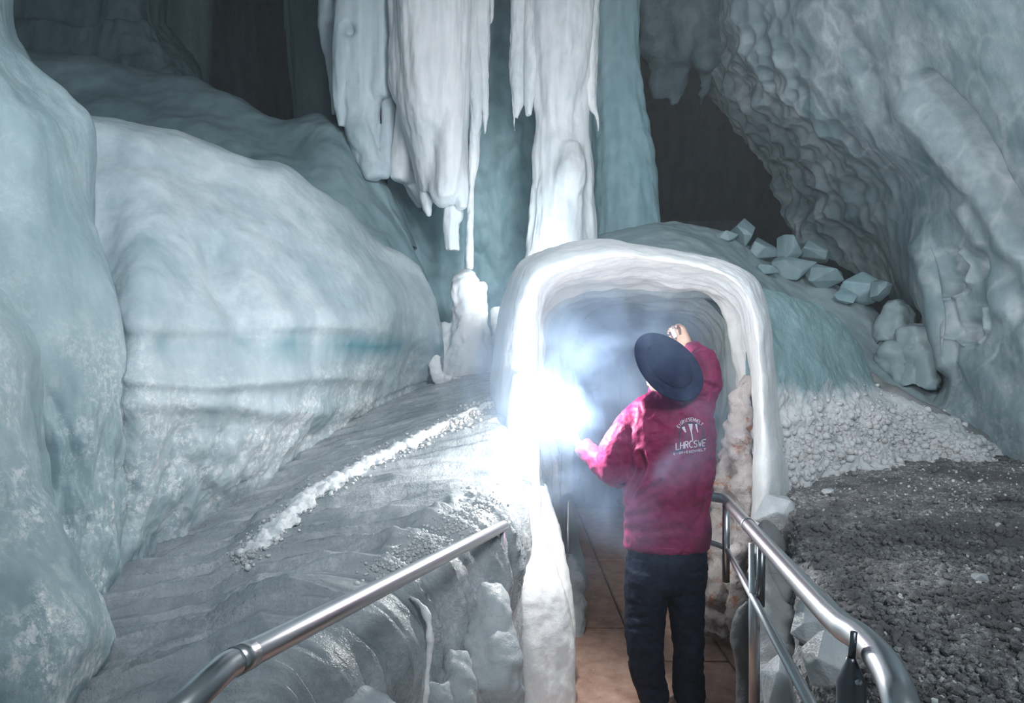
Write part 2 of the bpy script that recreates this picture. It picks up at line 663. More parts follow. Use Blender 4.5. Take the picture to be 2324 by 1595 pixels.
def tubes_px(bm, specs, squash=0.8, segs=14):
    """specs: list of [(px, py, d, r_px), ...] paths."""
    for sp in specs:
        pts = [P(x, y, d) for x, y, d, r in sp]
        rad = [(r / F * d, r / F * d * squash) for x, y, d, r in sp]
        add_tube(bm, pts, rad, segs)


ONE = (1, 1, 1)
VERT = (1, 1, 0.12)

# ================================================================== SETTING
# far dark chamber
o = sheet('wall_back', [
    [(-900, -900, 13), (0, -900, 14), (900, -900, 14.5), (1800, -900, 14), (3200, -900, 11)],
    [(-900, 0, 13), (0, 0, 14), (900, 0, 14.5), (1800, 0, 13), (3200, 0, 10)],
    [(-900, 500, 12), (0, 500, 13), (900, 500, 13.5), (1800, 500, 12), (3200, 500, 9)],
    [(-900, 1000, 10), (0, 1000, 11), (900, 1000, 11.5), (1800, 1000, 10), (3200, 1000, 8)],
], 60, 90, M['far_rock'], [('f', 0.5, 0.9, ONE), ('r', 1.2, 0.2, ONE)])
tag(o, kind='structure')
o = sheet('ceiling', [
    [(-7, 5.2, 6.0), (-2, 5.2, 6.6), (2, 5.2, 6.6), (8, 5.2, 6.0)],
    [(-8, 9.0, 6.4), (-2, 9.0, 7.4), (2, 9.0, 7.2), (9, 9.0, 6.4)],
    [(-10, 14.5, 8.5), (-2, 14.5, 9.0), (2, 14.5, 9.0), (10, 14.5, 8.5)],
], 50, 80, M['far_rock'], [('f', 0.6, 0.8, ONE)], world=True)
tag(o, kind='structure')

# dark ice masses standing in the back chamber, left
o = sheet('wall_back_left', [
    [(-300, -400, 8.6), (100, -400, 8.8), (300, -400, 8.8), (360, -400, 9.0), (380, -400, 10)],
    [(-300, 0, 8.4), (80, 0, 8.6), (280, 0, 8.4), (358, 0, 8.8), (372, 0, 9.8)],
    [(-300, 60, 8.3), (80, 60, 8.4), (290, 60, 8.3), (358, 60, 8.7), (372, 60, 9.8)],
    [(-300, 120, 8.2), (100, 120, 8.3), (310, 115, 8.2), (398, 112, 8.6), (412, 112, 9.8)],
    [(-300, 200, 8.0), (110, 200, 8.1), (330, 200, 8.0), (430, 180, 8.4), (445, 180, 9.8)],
    [(-300, 420, 7.9), (110, 420, 8.0), (330, 420, 7.9), (440, 400, 8.2), (460, 400, 9.8)],
], 110, 130, M['dark_ice'], [('f', 1.6, 0.16, VERT), ('r', 3.0, 0.05, (1, 1, .4))])
tag(o, kind='structure')
bm = bmesh.new()
tubes_px(bm, [[(420, -300, 10.5, 50), (425, 50, 10.5, 50), (430, 180, 10.5, 44), (440, 400, 10.5, 50)],
              [(380, -300, 10.5, 50), (380, 50, 10.5, 45), (400, 400, 10.5, 50)]])
o = fuse('ice_pillar', bm, 0.05, M['dark_ice'], 3, [('f', 2.0, 0.12, VERT)])
tag(o, 'dark teal ice pillar at the left edge of the black cave mouth', 'ice pillar')
bm = bmesh.new()
tubes_px(bm, [[(705, -300, 9.3, 62), (708, 100, 9.3, 54), (712, 270, 9.3, 48), (712, 400, 9.3, 50)],
              [(668, -300, 9.5, 30), (664, 100, 9.5, 18), (674, 240, 9.5, 14), (672, 400, 9.5, 14)]])
o = fuse('ice_slab', bm, 0.045, M['dark_ice'], 3, [('f', 2.0, 0.10, VERT)])
tag(o, 'dark teal ice slab between black cave mouth and the frozen columns', 'ice slab')
bm = bmesh.new()
tubes_px(bm, [[(1480, -300, 8.6, 60), (1490, 0, 8.6, 50), (1500, 120, 8.8, 40), (1500, 220, 9, 14)],
              [(1570, -300, 8.6, 70), (1560, 60, 8.6, 60), (1540, 150, 8.8, 40), (1530, 240, 9, 12)],
              [(1640, -300, 8.4, 60), (1625, 80, 8.4, 50), (1600, 180, 8.6, 25), (1590, 240, 9, 8)]])
o = fuse('hanging_ice', bm, 0.045, M['dark_ice'], 4, [('f', 1.8, 0.16, ONE), ('w', 4, 0.08, ONE)])
tag(o, 'dark teal hanging ice at the top of the right-hand black gap', 'hanging ice')

# ridge behind the big mound
o = sheet('ice_ridge', [
    [(-100, 130, 9.5), (90, 150, 9.5), (300, 190, 9.4), (440, 215, 9.2), (540, 270, 9.0), (640, 300, 8.6), (750, 290, 8.6), (860, 400, 8.4), (960, 600, 8.2)],
    [(-60, 100, 7.8), (90, 116, 7.8), (300, 152, 7.8), (440, 180, 7.7), (540, 232, 7.5), (640, 268, 7.2), (750, 262, 7.1), (850, 380, 7.0), (930, 560, 6.9)],
    [(-60, 170, 7.3), (100, 190, 7.3), (300, 225, 7.2), (450, 255, 7.1), (560, 300, 6.9), (650, 335, 6.7), (760, 330, 6.6), (860, 450, 6.7), (960, 620, 6.6)],
    [(-40, 300, 6.9), (120, 300, 6.9), (320, 330, 6.7), (470, 350, 6.5), (590, 400, 6.2), (690, 430, 6.1), (780, 450, 6.1), (880, 530, 6.3), (990, 690, 6.5)],
    [(0, 520, 6.6), (150, 520, 6.5), (340, 540, 6.2), (500, 560, 6.0), (620, 570, 5.9), (740, 570, 5.8), (850, 600, 5.9), (940, 640, 6.1), (1010, 800, 6.5)],
    [(0, 900, 6.6), (150, 900, 6.5), (340, 900, 6.2), (500, 900, 6.0), (620, 900, 5.9), (740, 900, 5.9), (850, 900, 6.0), (950, 900, 6.2), (1020, 930, 6.6)],
], 160, 240, M['ridge_ice'], [('f', 0.9, 0.12, ONE), ('f', 5, 0.012, ONE)])
tag(o, 'smooth dark blue-green ice ridge behind the pale mound, below the black cave mouth', 'ice ridge')


# the big pale mound
def mound_feats(X, Y, g):
    o = np.zeros(X.shape)
    wob = 10 * np.sin(X / 90.0)
    band = lambda c, w_: 1 / (1 + np.exp(-(Y + wob * 0.6 - c) / w_))
    vis = np.clip((X - 230) / 80, 0, 1) * np.clip((960 - X) / 200, 0, 1)
    o += vis * (0.02 * band(700, 9) - 0.045 * band(755, 6) + 0.035 * band(815, 12))
    o += vis * 0.03 * (np.exp(-((Y + wob - 862) / 16) ** 2))
    o += vis * 0.03 * (np.exp(-((Y - wob - 920) / 22) ** 2))
    low = np.clip((Y - 860) / 100, 0, 1)
    q = g.reshape(-1, 3)
    o += low * 0.035 * fbm(q * np.array((7, 7, 3.5)), 4).reshape(X.shape)
    o += low * 0.02 * (0.5 - worley(q * np.array((14, 14, 6)))).reshape(X.shape)
    # a soft shoulder fold
    o -= 0.10 * np.exp(-(seg_dist(X, Y, [(490, 560), (510, 650), (560, 740)]) / 40) ** 2)
    return o


top = [(120, 262, 4.3), (225, 272, 4.45), (330, 298, 4.6), (430, 325, 4.8), (560, 370, 5.0), (640, 387, 5.15), (705, 432, 5.3),
       (780, 475, 5.5), (850, 545, 5.75), (930, 590, 5.95), (985, 650, 6.05), (1003, 730, 6.2)]
base = [(180, 1400, 3.1), (235, 1340, 3.25), (300, 1290, 3.4), (380, 1215, 3.65), (470, 1150, 3.9), (570, 1090, 4.15), (680, 1025, 4.5),
        (760, 985, 4.8), (850, 935, 5.2), (930, 900, 5.6), (985, 880, 5.9), (1008, 865, 6.15)]
rows = [[(x, y + 60, d + 1.3) for x, y, d in top], top]
for f_, bul in ((0.10, 0.35), (0.25, 0.62), (0.42, 0.72), (0.60, 0.62), (0.78, 0.34), (0.92, 0.12)):
    r_ = []
    for (x0, y0, d0), (x1, y1, d1) in zip(top, base):
        edge = 1.0 if x0 < 900 else 0.55
        r_.append((x0 + (x1 - x0) * f_ * 0.75, y0 + (y1 - y0) * f_, d0 + (d1 - d0) * f_ - bul * edge * (0.6 if x0 < 300 else 1.0)))
    rows.append(r_)
rows.append(base)
rows.append([(x, y + 120, d) for x, y, d in base])
for r_ in rows:
    x, y, d = r_[-1]
    r_.append((x + 4, y + 10, d + 0.9))
o = sheet('ice_mound', rows, 420, 400, M['blue_ice'],
          [('f', 0.8, 0.09, ONE), ('f', 2.6, 0.022, (1, 1, .5)), ('f', 11, 0.004, ONE)], mound_feats)
tag(o, 'big pale rounded ice mound with horizontal bands, left of the snow shelf', 'ice mound')

# left wall close to the viewer
LN = [('f', 0.9, 0.12, (1, 1, .5)), ('f', 3.2, 0.022, (1, 1, .35)), ('f', 16, 0.003, ONE)]


def left_feats(X, Y, g):
    low = np.clip((Y - 840) / 160, 0, 1)
    q = g.reshape(-1, 3)
    return low * (0.045 * fbm(q * np.array((8, 8, 3)), 4).reshape(X.shape) + 0.03 * (0.5 - worley(q * np.array((12, 12, 5)))).reshape(X.shape)) \
        - 0.015 * np.exp(-(seg_dist(X, Y, [(110, 900), (170, 1050), (230, 1200)]) / 14) ** 2)


o = sheet('wall_left', [
    [(-700, -500, 2.2), (-250, -500, 2.9), (-60, -500, 3.3), (10, -500, 3.7), (18, -500, 4.1), (10, -500, 5.5)],
    [(-700, 0, 2.2), (-200, 0, 2.8), (-40, 0, 3.2), (30, 0, 3.6), (37, 0, 4.0), (20, 0, 5.5)],
    [(-700, 120, 2.2), (-200, 120, 2.7), (-10, 120, 3.1), (72, 120, 3.55), (84, 120, 3.95), (60, 120, 5.5)],
    [(-700, 210, 2.2), (-200, 210, 2.7), (40, 210, 3.1), (145, 210, 3.5), (160, 210, 3.9), (130, 210, 5.5)],
    [(-700, 290, 2.2), (-200, 290, 2.7), (60, 290, 3.05), (190, 290, 3.45), (218, 292, 3.8), (215, 300, 4.8)],
    [(-700, 480, 2.2), (-180, 480, 2.7), (60, 480, 3.0), (180, 480, 3.35), (215, 480, 3.7), (225, 480, 4.6)],
    [(-700, 680, 2.2), (-160, 680, 2.6), (70, 680, 2.9), (200, 680, 3.15), (252, 680, 3.45), (262, 680, 4.4)],
    [(-700, 850, 2.2), (-160, 850, 2.6), (80, 850, 2.85), (220, 850, 3.1), (285, 850, 3.4), (300, 850, 4.2)],
    [(-700, 1050, 2.2), (-160, 1050, 2.6), (90, 1050, 2.85), (210, 1050, 3.05), (270, 1050, 3.3), (330, 1050, 4.0)],
    [(-700, 1250, 2.2), (-160, 1250, 2.6), (110, 1250, 2.85), (200, 1250, 3.0), (250, 1280, 3.2), (300, 1280, 3.8)],
    [(-700, 1500, 2.2), (-160, 1500, 2.6), (110, 1500, 2.8), (190, 1480, 2.9), (230, 1450, 3.1), (260, 1450, 3.6)],
], 340, 260, M['left_ice'], LN, left_feats)
tag(o, kind='structure')

o = sheet('ice_bulge', [
    [(-700, 350, 1.7), (-300, 450, 2.2), (-120, 520, 2.6), (-70, 540, 3.0)],
    [(-700, 560, 1.6), (-250, 600, 2.05), (-60, 640, 2.45), (-15, 655, 2.9)],
    [(-700, 800, 1.5), (-200, 800, 1.95), (25, 800, 2.3), (72, 800, 2.8)],
    [(-700, 980, 1.5), (-200, 980, 1.9), (50, 980, 2.25), (102, 975, 2.8)],
    [(-700, 1130, 1.5), (-200, 1130, 1.85), (80, 1130, 2.2), (135, 1120, 2.75)],
    [(-700, 1290, 1.5), (-200, 1290, 1.8), (130, 1290, 2.15), (190, 1280, 2.7)],
    [(-700, 1420, 1.4), (-200, 1430, 1.75), (170, 1430, 2.1), (242, 1425, 2.6)],
    [(-700, 1520, 1.4), (-200, 1520, 1.7), (150, 1510, 2.05), (222, 1510, 2.5)],
    [(-700, 1620, 1.3), (-200, 1620, 1.7), (120, 1620, 2.0), (178, 1620, 2.45)],
    [(-700, 1900, 1.3), (-200, 1900, 1.7), (120, 1900, 2.0), (170, 1900, 2.4)],
], 320, 220, M['left_ice'], [('f', 1.2, 0.08, ONE), ('f', 4.5, 0.028, (1, 1, .6)), ('f', 20, 0.003, ONE)])
tag(o, 'lumpy blue-grey ice bulge in the near left corner, beside the left wall', 'ice bulge')


# ------------------------------------------------------------------ left snow shelf
def shelf_feats(X, Y, g):
    q = g.reshape(-1, 3)
    line = [(520, 1270), (600, 1200), (720, 1110), (870, 1035), (1010, 965), (1150, 905), (1250, 850)]
    xs = [p[0] for p in line]
    ys = [p[1] for p in line]
    side = Y - np.interp(X, xs, ys)
    s = 1 / (1 + np.exp(-side / 12))
    near = np.clip((X - 480) / 120, 0, 1)
    o = 0.08 * s * near
    rip = 0.050 * (np.clip(1 - 2.2 * np.abs(fbm(q * np.array((0.9, 6.5, .8)) + 2, 2)), 0, 1) ** 2).reshape(X.shape)
    rip += 0.018 * fbm(q * np.array((3, 16, 1)), 3).reshape(X.shape)
    rip += 0.012 * (0.5 - np.abs(fbm(q * np.array((1.2, 7, 1)) + 5, 2)).reshape(X.shape) * 2)
    top_ = np.clip((g[..., 2] - (CAMZ - 1.2)) / 0.2, 0, 1)
    o += rip * top_ * np.clip((Y - 930) / 100, 0, 1)
    o += 0.03 * np.exp(-(seg_dist(X, Y, [(880, 1300), (960, 1240), (1030, 1200)]) / 16) ** 2) * (1 + fbm(q * 20, 2).reshape(X.shape))
    return o


o = sheet('floor_left', [
    [(-500, 1750, 2.0), (0, 1750, 1.95), (250, 1740, 1.9), (420, 1730, 1.85), (540, 1780, 1.85), (560, 2000, 1.85), (560, 2500, 1.85)],
    [(-300, 1560, 2.5), (150, 1560, 2.35), (330, 1560, 2.2), (520, 1540, 2.15), (650, 1620, 2.1), (670, 1800, 2.1), (670, 2250, 2.1)],
    [(-100, 1440, 2.8), (250, 1440, 2.7), (450, 1430, 2.6), (690, 1400, 2.5), (830, 1480, 2.42), (860, 1650, 2.4), (860, 2050, 2.4)],
    [(100, 1340, 3.2), (330, 1350, 3.05), (600, 1345, 2.9), (860, 1305, 2.85), (935, 1370, 2.78), (960, 1500, 2.75), (960, 1850, 2.75)],
    [(250, 1275, 3.6), (480, 1255, 3.45), (760, 1225, 3.3), (1030, 1195, 3.3), (1085, 1250, 3.2), (1095, 1400, 3.15), (1100, 1700, 3.1)],
    [(420, 1165, 4.05), (640, 1140, 3.95), (860, 1110, 3.85), (1070, 1090, 3.85), (1130, 1130, 3.75), (1150, 1260, 3.7), (1160, 1550, 3.6)],
    [(600, 1075, 4.5), (760, 1040, 4.4), (950, 1000, 4.3), (1110, 975, 4.25), (1170, 1010, 4.2), (1190, 1150, 4.15), (1190, 1400, 4.1)],
    [(720, 985, 4.95), (870, 950, 4.8), (1000, 925, 4.7), (1150, 905, 4.6), (1210, 930, 4.5), (1220, 1050, 4.5), (1220, 1300, 4.5)],
    [(830, 925, 5.5), (940, 895, 5.3), (1050, 880, 5.2), (1160, 860, 5.1), (1220, 880, 5.0), (1230, 1000, 5.0), (1230, 1250, 5.0)],
    [(930, 880, 6.1), (1000, 865, 5.9), (1070, 855, 5.8), (1160, 848, 5.8), (1220, 860, 5.8), (1230, 950, 5.8), (1230, 1200, 5.8)],
    [(940, 850, 6.9), (1010, 845, 6.8), (1080, 840, 6.8), (1170, 838, 6.8), (1230, 845, 6.8), (1240, 900, 6.8), (1240, 1100, 6.8)],
], 420, 420, M['left_ground'], [('f', 1.4, 0.03, ONE), ('f', 8, 0.008, ONE)], shelf_feats)
tag(o, kind='structure')


def clumpy_ridge(name, pts, mat, seed, label, cat, amp=0.03, voxel=0.012, spread=1.0, dens=1.0):
    bm = bmesh.new()
    rnd = random.Random(seed)
    for (x0, y0, d0, r0), (x1, y1, d1, r1) in zip(pts[:-1], pts[1:]):
        n = max(4, int(math.hypot(x1 - x0, y1 - y0) / 3.2 * dens))
        for k in range(n):
            t = (k + rnd.random()) / n
            R0 = r0 + (r1 - r0) * t
            r = R0 * rnd.uniform(0.18, 0.55) * (1.3 if rnd.random() < .12 else 1)
            d = d0 + (d1 - d0) * t
            off = rnd.gauss(0, .55) * R0 * spread
            c = P(x0 + (x1 - x0) * t + off * .9, y0 + (y1 - y0) * t + abs(off) * .35, d)
            rr = r / F * d
            add_ball(bm, c, (rr * rnd.uniform(.9, 1.4), rr * 1.2, rr * rnd.uniform(.8, 1.1)), 2)
    add_tube(bm, [P(x, y + r * .5, d) for x, y, d, r in pts], [(r * .9 / F * d, r * .45 / F * d) for x, y, d, r in pts], 10)
    o = fuse(name, bm, voxel, mat, 1, [('f', 22, amp * .5, ONE), ('f', 55, amp * .35, ONE)])
    return tag(o, label, cat)


clumpy_ridge('snow_ridge', [(560, 1250, 3.0, 26), (640, 1180, 3.25, 28), (720, 1108, 3.55, 24), (870, 1028, 3.95, 18), (1010, 960, 4.2, 14), (1140, 902, 4.45, 12)],
             M['snow'], 3, 'long crumbly ridge of white snow running diagonally across the left shelf', 'snow ridge', 0.03, .009)
clumpy_ridge('snow_lump_row', [(880, 1300, 2.88, 12), (960, 1245, 3.05, 13), (1035, 1195, 3.3, 11)],
             M['snow'], 5, 'short row of frosty snow lumps on the shelf edge above the left handrail', 'snow', 0.02)
clumpy_ridge('snow_curb', [(985, 800, 5.7, 16), (995, 850, 5.7, 17), (1030, 862, 5.8, 16), (1080, 860, 5.85, 15), (1140, 858, 5.9, 14)],
             M['white_ice'], 9, 'low white snow curb in front of the ice stump', 'snow curb', 0.015)

# ------------------------------------------------------------------ frozen columns
VN = [('f', 3.2, 0.035, (1, 1, 0.10)), ('f', 14, 0.010, (1, 1, 0.06)), ('f', 4, 0.03, (1, 1, 0.5)), ('f', 30, 0.004, (1, 1, .25))]
D = 6.8
bm = bmesh.new()
tubes_px(bm, [
    [(832, -300, D, 62), (828, 100, D, 58), (815, 220, D, 48), (825, 320, D, 34), (850, 400, D - .1, 18)],
    [(782, 0, D - .1, 22), (778, 130, D - .1, 26), (768, 220, D - .1, 16), (772, 290, D - .1, 10)],
    [(868, -300, D - .1, 26), (866, 160, D - .1, 24), (858, 210, D - .1, 14), (852, 235, D, 6)],
    [(795, 240, D, 26), (815, 300, D - .1, 26), (840, 350, D - .1, 18), (860, 400, D - .1, 10)],
    [(885, 200, D, 12), (880, 300, D, 14), (872, 400, D - .1, 10)],
    [(740, -300, D + .5, 20), (745, 60, D + .5, 18), (756, 180, D + .4, 10), (758, 260, D + .3, 6)],
])


def hole(X, Y, co, no):
    return -0.10 * np.exp(-((X - 792) / 12) ** 2 - ((Y - 68) / 13) ** 2)


o = fuse('frozen_column', bm, 0.018, M['column_blue'], 3, VN, feats=hole)
tag(o, 'grey-blue frozen column with a small dark hole, leftmost of the hanging ice', 'ice column')

curt = empty('frozen_curtain', P(1000, 100, D - .15), 'wide white frozen curtain with ragged icicles above the ice stump', 'ice curtain')
bm = bmesh.new()
Dc = D - .25
tubes_px(bm, [
    [(985, -300, Dc + .02, 100), (985, 200, Dc + .02, 85), (985, 340, Dc + .04, 56), (990, 440, Dc + .04, 38)],
    [(1085, -300, Dc + .05, 40), (1085, 120, Dc + .05, 22), (1085, 220, Dc + .05, 10)],
    [(925, -300, Dc, 48), (925, 100, Dc, 42), (912, 190, Dc, 33), (918, 240, Dc, 14)],
    [(965, -300, Dc, 55), (965, 180, Dc, 50), (965, 250, Dc, 40), (985, 330, Dc, 34), (1000, 400, Dc, 30)],
    [(1020, -300, Dc - .1, 50), (1020, 200, Dc - .1, 44), (1020, 380, Dc - .1, 40), (1010, 440, Dc - .1, 34), (1015, 465, Dc - .1, 16)],
    [(1050, -300, Dc - .1, 40), (1046, 200, Dc - .1, 22), (1046, 400, Dc - .1, 20), (1050, 475, Dc - .1, 12)],
    [(940, 230, D, 34), (935, 300, D, 40), (915, 360, D, 28), (905, 410, D, 18)],
    [(905, 380, D, 20), (940, 410, D + .2, 30), (970, 460, D + .3, 30)],
], squash=1.35)
fuse('ice_sheet', bm, 0.016, M['column_ice'], 12, VN, curt)
for pts, lab in (
    ([(1028, 380, Dc, 22), (1028, 480, Dc, 24), (1024, 505, Dc, 20), (1026, 540, Dc, 17), (1026, 568, Dc, 17)], 'blunt square-ended icicle'),
    ([(975, 330, Dc, 26), (968, 420, Dc, 18), (970, 470, Dc, 13), (974, 490, Dc, 4)], None),
    ([(1085, -300, Dc, 30), (1092, 60, Dc, 22), (1098, 160, Dc, 14), (1102, 240, Dc, 8), (1101, 305, Dc, 2)], None),
    ([(1068, -300, Dc, 26), (1078, 150, Dc, 20), (1080, 240, Dc, 14), (1076, 340, Dc + .1, 14), (1070, 420, Dc + .1, 9), (1066, 540, Dc, 9), (1064, 612, Dc, 11)], 'long thin icicle reaching the ice stump'),
    ([(1112, -300, Dc + .1, 14), (1114, 10, Dc + .1, 8), (1112, 60, Dc + .1, 2)], None),
):
    bm = bmesh.new()
    tubes_px(bm, [pts], 1.0)
    ic = fuse('icicle', bm, 0.012, M['column_ice'], 1, [('f', 9, 0.022, (1, 1, .2)), ('f', 22, 0.008, (1, 1, .6))], curt)
    if lab:
        ic['label'] = lab

col = empty('frozen_column', P(1270, 100, D - .1), 'broad pinkish-white frozen column standing on the tunnel arch', 'ice column')
bm = bmesh.new()
Dr = D - .3
tubes_px(bm, [
    [(1265, -300, Dr, 88), (1270, 60, Dr, 82), (1265, 180, Dr, 66), (1262, 280, Dr, 48), (1262, 340, Dr, 56), (1272, 420, Dr, 66), (1268, 520, Dr, 70), (1262, 640, Dr, 80)],
    [(1320, -300, Dr, 40), (1325, 120, Dr, 30), (1318, 200, Dr, 22), (1310, 300, Dr, 30), (1320, 420, Dr, 34), (1325, 560, Dr, 34)],
    [(1288, 330, Dr - .12, 26), (1292, 400, Dr - .16, 42), (1285, 450, Dr - .12, 30)],
    [(1225, 420, Dr, 20), (1215, 500, Dr, 20), (1212, 640, Dr, 22)],
    [(1260, 180, Dr - .12, 30), (1250, 260, Dr - .12, 20), (1262, 330, Dr - .12, 12)],
], squash=0.9)
fuse('ice_body', bm, 0.016, M['column_ice'], 10, VN, col)
for pts in (
    [(1196, -300, Dr, 34), (1180, 60, Dr, 22), (1176, 160, Dr, 20), (1178, 225, Dr, 14), (1170, 268, Dr, 5)],
    [(1215, -300, Dr - .05, 30), (1208, 100, Dr - .05, 20), (1202, 200, Dr - .05, 14), (1200, 262, Dr - .05, 7)],
    [(1168, 150, Dr, 9), (1167, 240, Dr, 5), (1167, 300, Dr, 1.5)],
    [(1330, -300, Dr, 34), (1336, 80, Dr, 24), (1338, 180, Dr, 20), (1344, 235, Dr, 12), (1355, 270, Dr, 5), (1358, 298, Dr, 1.5)],
    [(1314, 90, Dr, 18), (1316, 190, Dr, 15), (1328, 240, Dr, 9), (1334, 262, Dr, 3)],
):
    bm = bmesh.new()
    tubes_px(bm, [pts], 1.0)
    fuse('icicle', bm, 0.012, M['column_ice'], 1, [('f', 9, 0.025, (1, 1, .2)), ('f', 22, 0.008, (1, 1, .6))], col)

bm = bmesh.new()
tubes_px(bm, [
    [(1385, -300, 7.5, 62), (1392, 100, 7.5, 62), (1402, 250, 7.4, 62), (1418, 400, 7.3, 70), (1425, 640, 7.2, 80)],
    [(1425, -300, 7.7, 30), (1428, 80, 7.7, 28), (1430, 200, 7.6, 30), (1448, 400, 7.5, 40), (1455, 640, 7.3, 44)],
    [(1330, -300, 7.7, 60), (1330, 300, 7.6, 60), (1330, 640, 7.4, 60)],
], squash=0.7)
o = fuse('ice_slab', bm, 0.022, M['teal_ice'], 4, [('f', 2.5, 0.05, VERT), ('f', 10, 0.02, (1, 1, .3)), ('w', 7, 0.03, (1, 1, .6))])
tag(o, 'smooth teal ice slab to the right of the broad frozen column, edging the black gap', 'ice slab')

o = sheet('wall_back_ice', [
    [(860, -300, 8.2), (980, -300, 8.2), (1110, -300, 8.2), (1250, -300, 8.2), (1400, -300, 8.3)],
    [(880, 200, 8.0), (980, 200, 8.1), (1130, 200, 7.9), (1250, 200, 8.0), (1400, 200, 8.2)],
    [(880, 420, 7.4), (960, 420, 7.6), (1120, 420, 7.8), (1250, 420, 7.8), (1400, 420, 8.0)],
    [(880, 600, 7.0), (980, 600, 7.3), (1100, 600, 7.5), (1230, 600, 7.4), (1300, 600, 7.5)],
    [(880, 760, 6.7), (1000, 760, 7.0), (1100, 760, 7.1), (1180, 760, 7.0), (1215, 760, 7.2)],
    [(880, 880, 6.5), (1000, 870, 6.6), (1100, 870, 6.6), (1160, 860, 6.7), (1200, 860, 6.8)],
], 220, 160, M['teal_ice'], [('f', 1.6, 0.16, VERT), ('f', 6, 0.03, (1, 1, .4)), ('r', 3, 0.04, (1, 1, .5))])
tag(o, kind='structure')

bm = bmesh.new()
tubes_px(bm, [
    [(1064, 612, 6.25, 16), (1060, 640, 6.25, 33), (1062, 690, 6.25, 36), (1064, 720, 6.25, 38), (1068, 760, 6.2, 44), (1060, 870, 6.1, 62)],
    [(1040, 640, 6.2, 13), (1036, 670, 6.2, 13), (1042, 700, 6.2, 11)],
    [(1092, 640, 6.2, 12), (1094, 690, 6.2, 14), (1100, 750, 6.2, 14), (1100, 860, 6.1, 30)],
    [(1020, 740, 6.3, 18), (1015, 860, 6.1, 34)],
    [(1125, 700, 6.5, 14), (1135, 860, 6.3, 30)],
], 0.9)
o = fuse('ice_stump', bm, 0.014, M['white_ice'], 2, [('f', 7, 0.035, (1, 1, .7)), ('w', 9, 0.03, ONE), ('f', 22, 0.008, ONE)])
tag(o, 'knobbly white ice stump standing under the long thin icicle', 'ice stump')

# ------------------------------------------------------------------ tunnel arch
lip = [(1262, 1700), (1245, 1350), (1228, 1130), (1226, 960), (1218, 800), (1224, 692), (1256, 632), (1368, 598), (1495, 600), (1625, 632),
       (1688, 700), (1706, 800), (1712, 950), (1710, 1120), (1705, 1350), (1680, 1700)]
outer = [(1150, 1700), (1150, 1350), (1140, 1130), (1122, 960), (1135, 800), (1152, 680), (1200, 592), (1345, 548), (1500, 568), (1680, 612),
         (1732, 690), (1750, 820), (1768, 950), (1790, 1110), (1800, 1350), (1800, 1700)]
mid_ = [(1330, 1600), (1300, 1350), (1246, 1130), (1245, 960), (1244, 830), (1250, 745), (1290, 700), (1380, 675), (1480, 672), (1590, 690),
        (1640, 740), (1652, 820), (1660, 950), (1665, 1120), (1655, 1350), (1640, 1600)]
deep = [(1330, 1420), (1300, 1300), (1262, 1130), (1258, 960), (1258, 860), (1262, 780), (1300, 715), (1370, 692), (1450, 715), (1520, 740),
        (1560, 790), (1572, 860), (1580, 960), (1590, 1120), (1600, 1300), (1600, 1420)]
rows = []
for k in range(16):
    lx, ly = lip[k]
    ox, oy = outer[k]
    mx, my = mid_[k]
    dx, dy = deep[k]
    t = k / 15
    dl = 4.25
    rows.append([
        (dx - 260, dy + (40 if 3 < k < 12 else 0), 10.0), (dx, dy, 6.2), (mx, my, 5.1), (lx + (mx - lx) * .35, ly + (my - ly) * .35, 4.55), (lx, ly, dl),
        (lx + (ox - lx) * .3, ly + (oy - ly) * .3, 4.1), (lx + (ox - lx) * .72, ly + (oy - ly) * .72, 4.14), (ox, oy, 4.35),
        (ox + (ox - lx) * .1, oy + (oy - ly) * .1, 4.8), (ox + (ox - lx) * .2, oy + (oy - ly) * .05 + 15, 5.6)])


def arch_feats(X, Y, g):
    dd = np.clip((g[..., 1] - 4.3) / 0.35, 0, 1) * np.clip((0.46 - np.linspace(0, 1, X.shape[1])) / 0.06, 0, 1)[None, :]
    q = g.reshape(-1, 3)
    o = dd * 0.09 * fbm(q * np.array((1.1, 4.2, 1.1)), 4).reshape(X.shape)
    o += dd * 0.06 * (0.5 - np.abs(fbm(q * np.array((0.8, 3.1, 0.8)) + 9, 2)).reshape(X.shape) * 2)
    o -= dd * 0.05 * np.clip(np.sin(g[..., 1] * 9 + 1.5 * np.sin(g[..., 0] * 2.3) + g[..., 2]), 0, 1) ** 3
    return o


arch = empty('ice_arch', P(1460, 1600, 4.3), 'thick white rounded ice arch around the tunnel entrance behind the person', 'ice arch')
sheet('arch', rows, 400, 460, None, [('f', 2.0, 0.03, ONE), ('f', 7, 0.010, (1, 1, .5)), ('f', 20, 0.003, ONE)], arch_feats, arch,
      toward=tuple(P(1400, 1000, 5.5)), split=[(0, .27, 'tunnel_lining', M['tunnel_ice']), (.27, 1, 'rim', M['white_ice'])])

# dark far end of the tunnel
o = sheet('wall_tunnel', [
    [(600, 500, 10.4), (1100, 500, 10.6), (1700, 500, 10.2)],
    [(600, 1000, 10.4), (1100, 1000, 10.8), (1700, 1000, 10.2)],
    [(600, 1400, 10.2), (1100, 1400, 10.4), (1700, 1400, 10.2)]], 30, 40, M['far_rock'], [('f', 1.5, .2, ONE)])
tag(o, kind='structure')

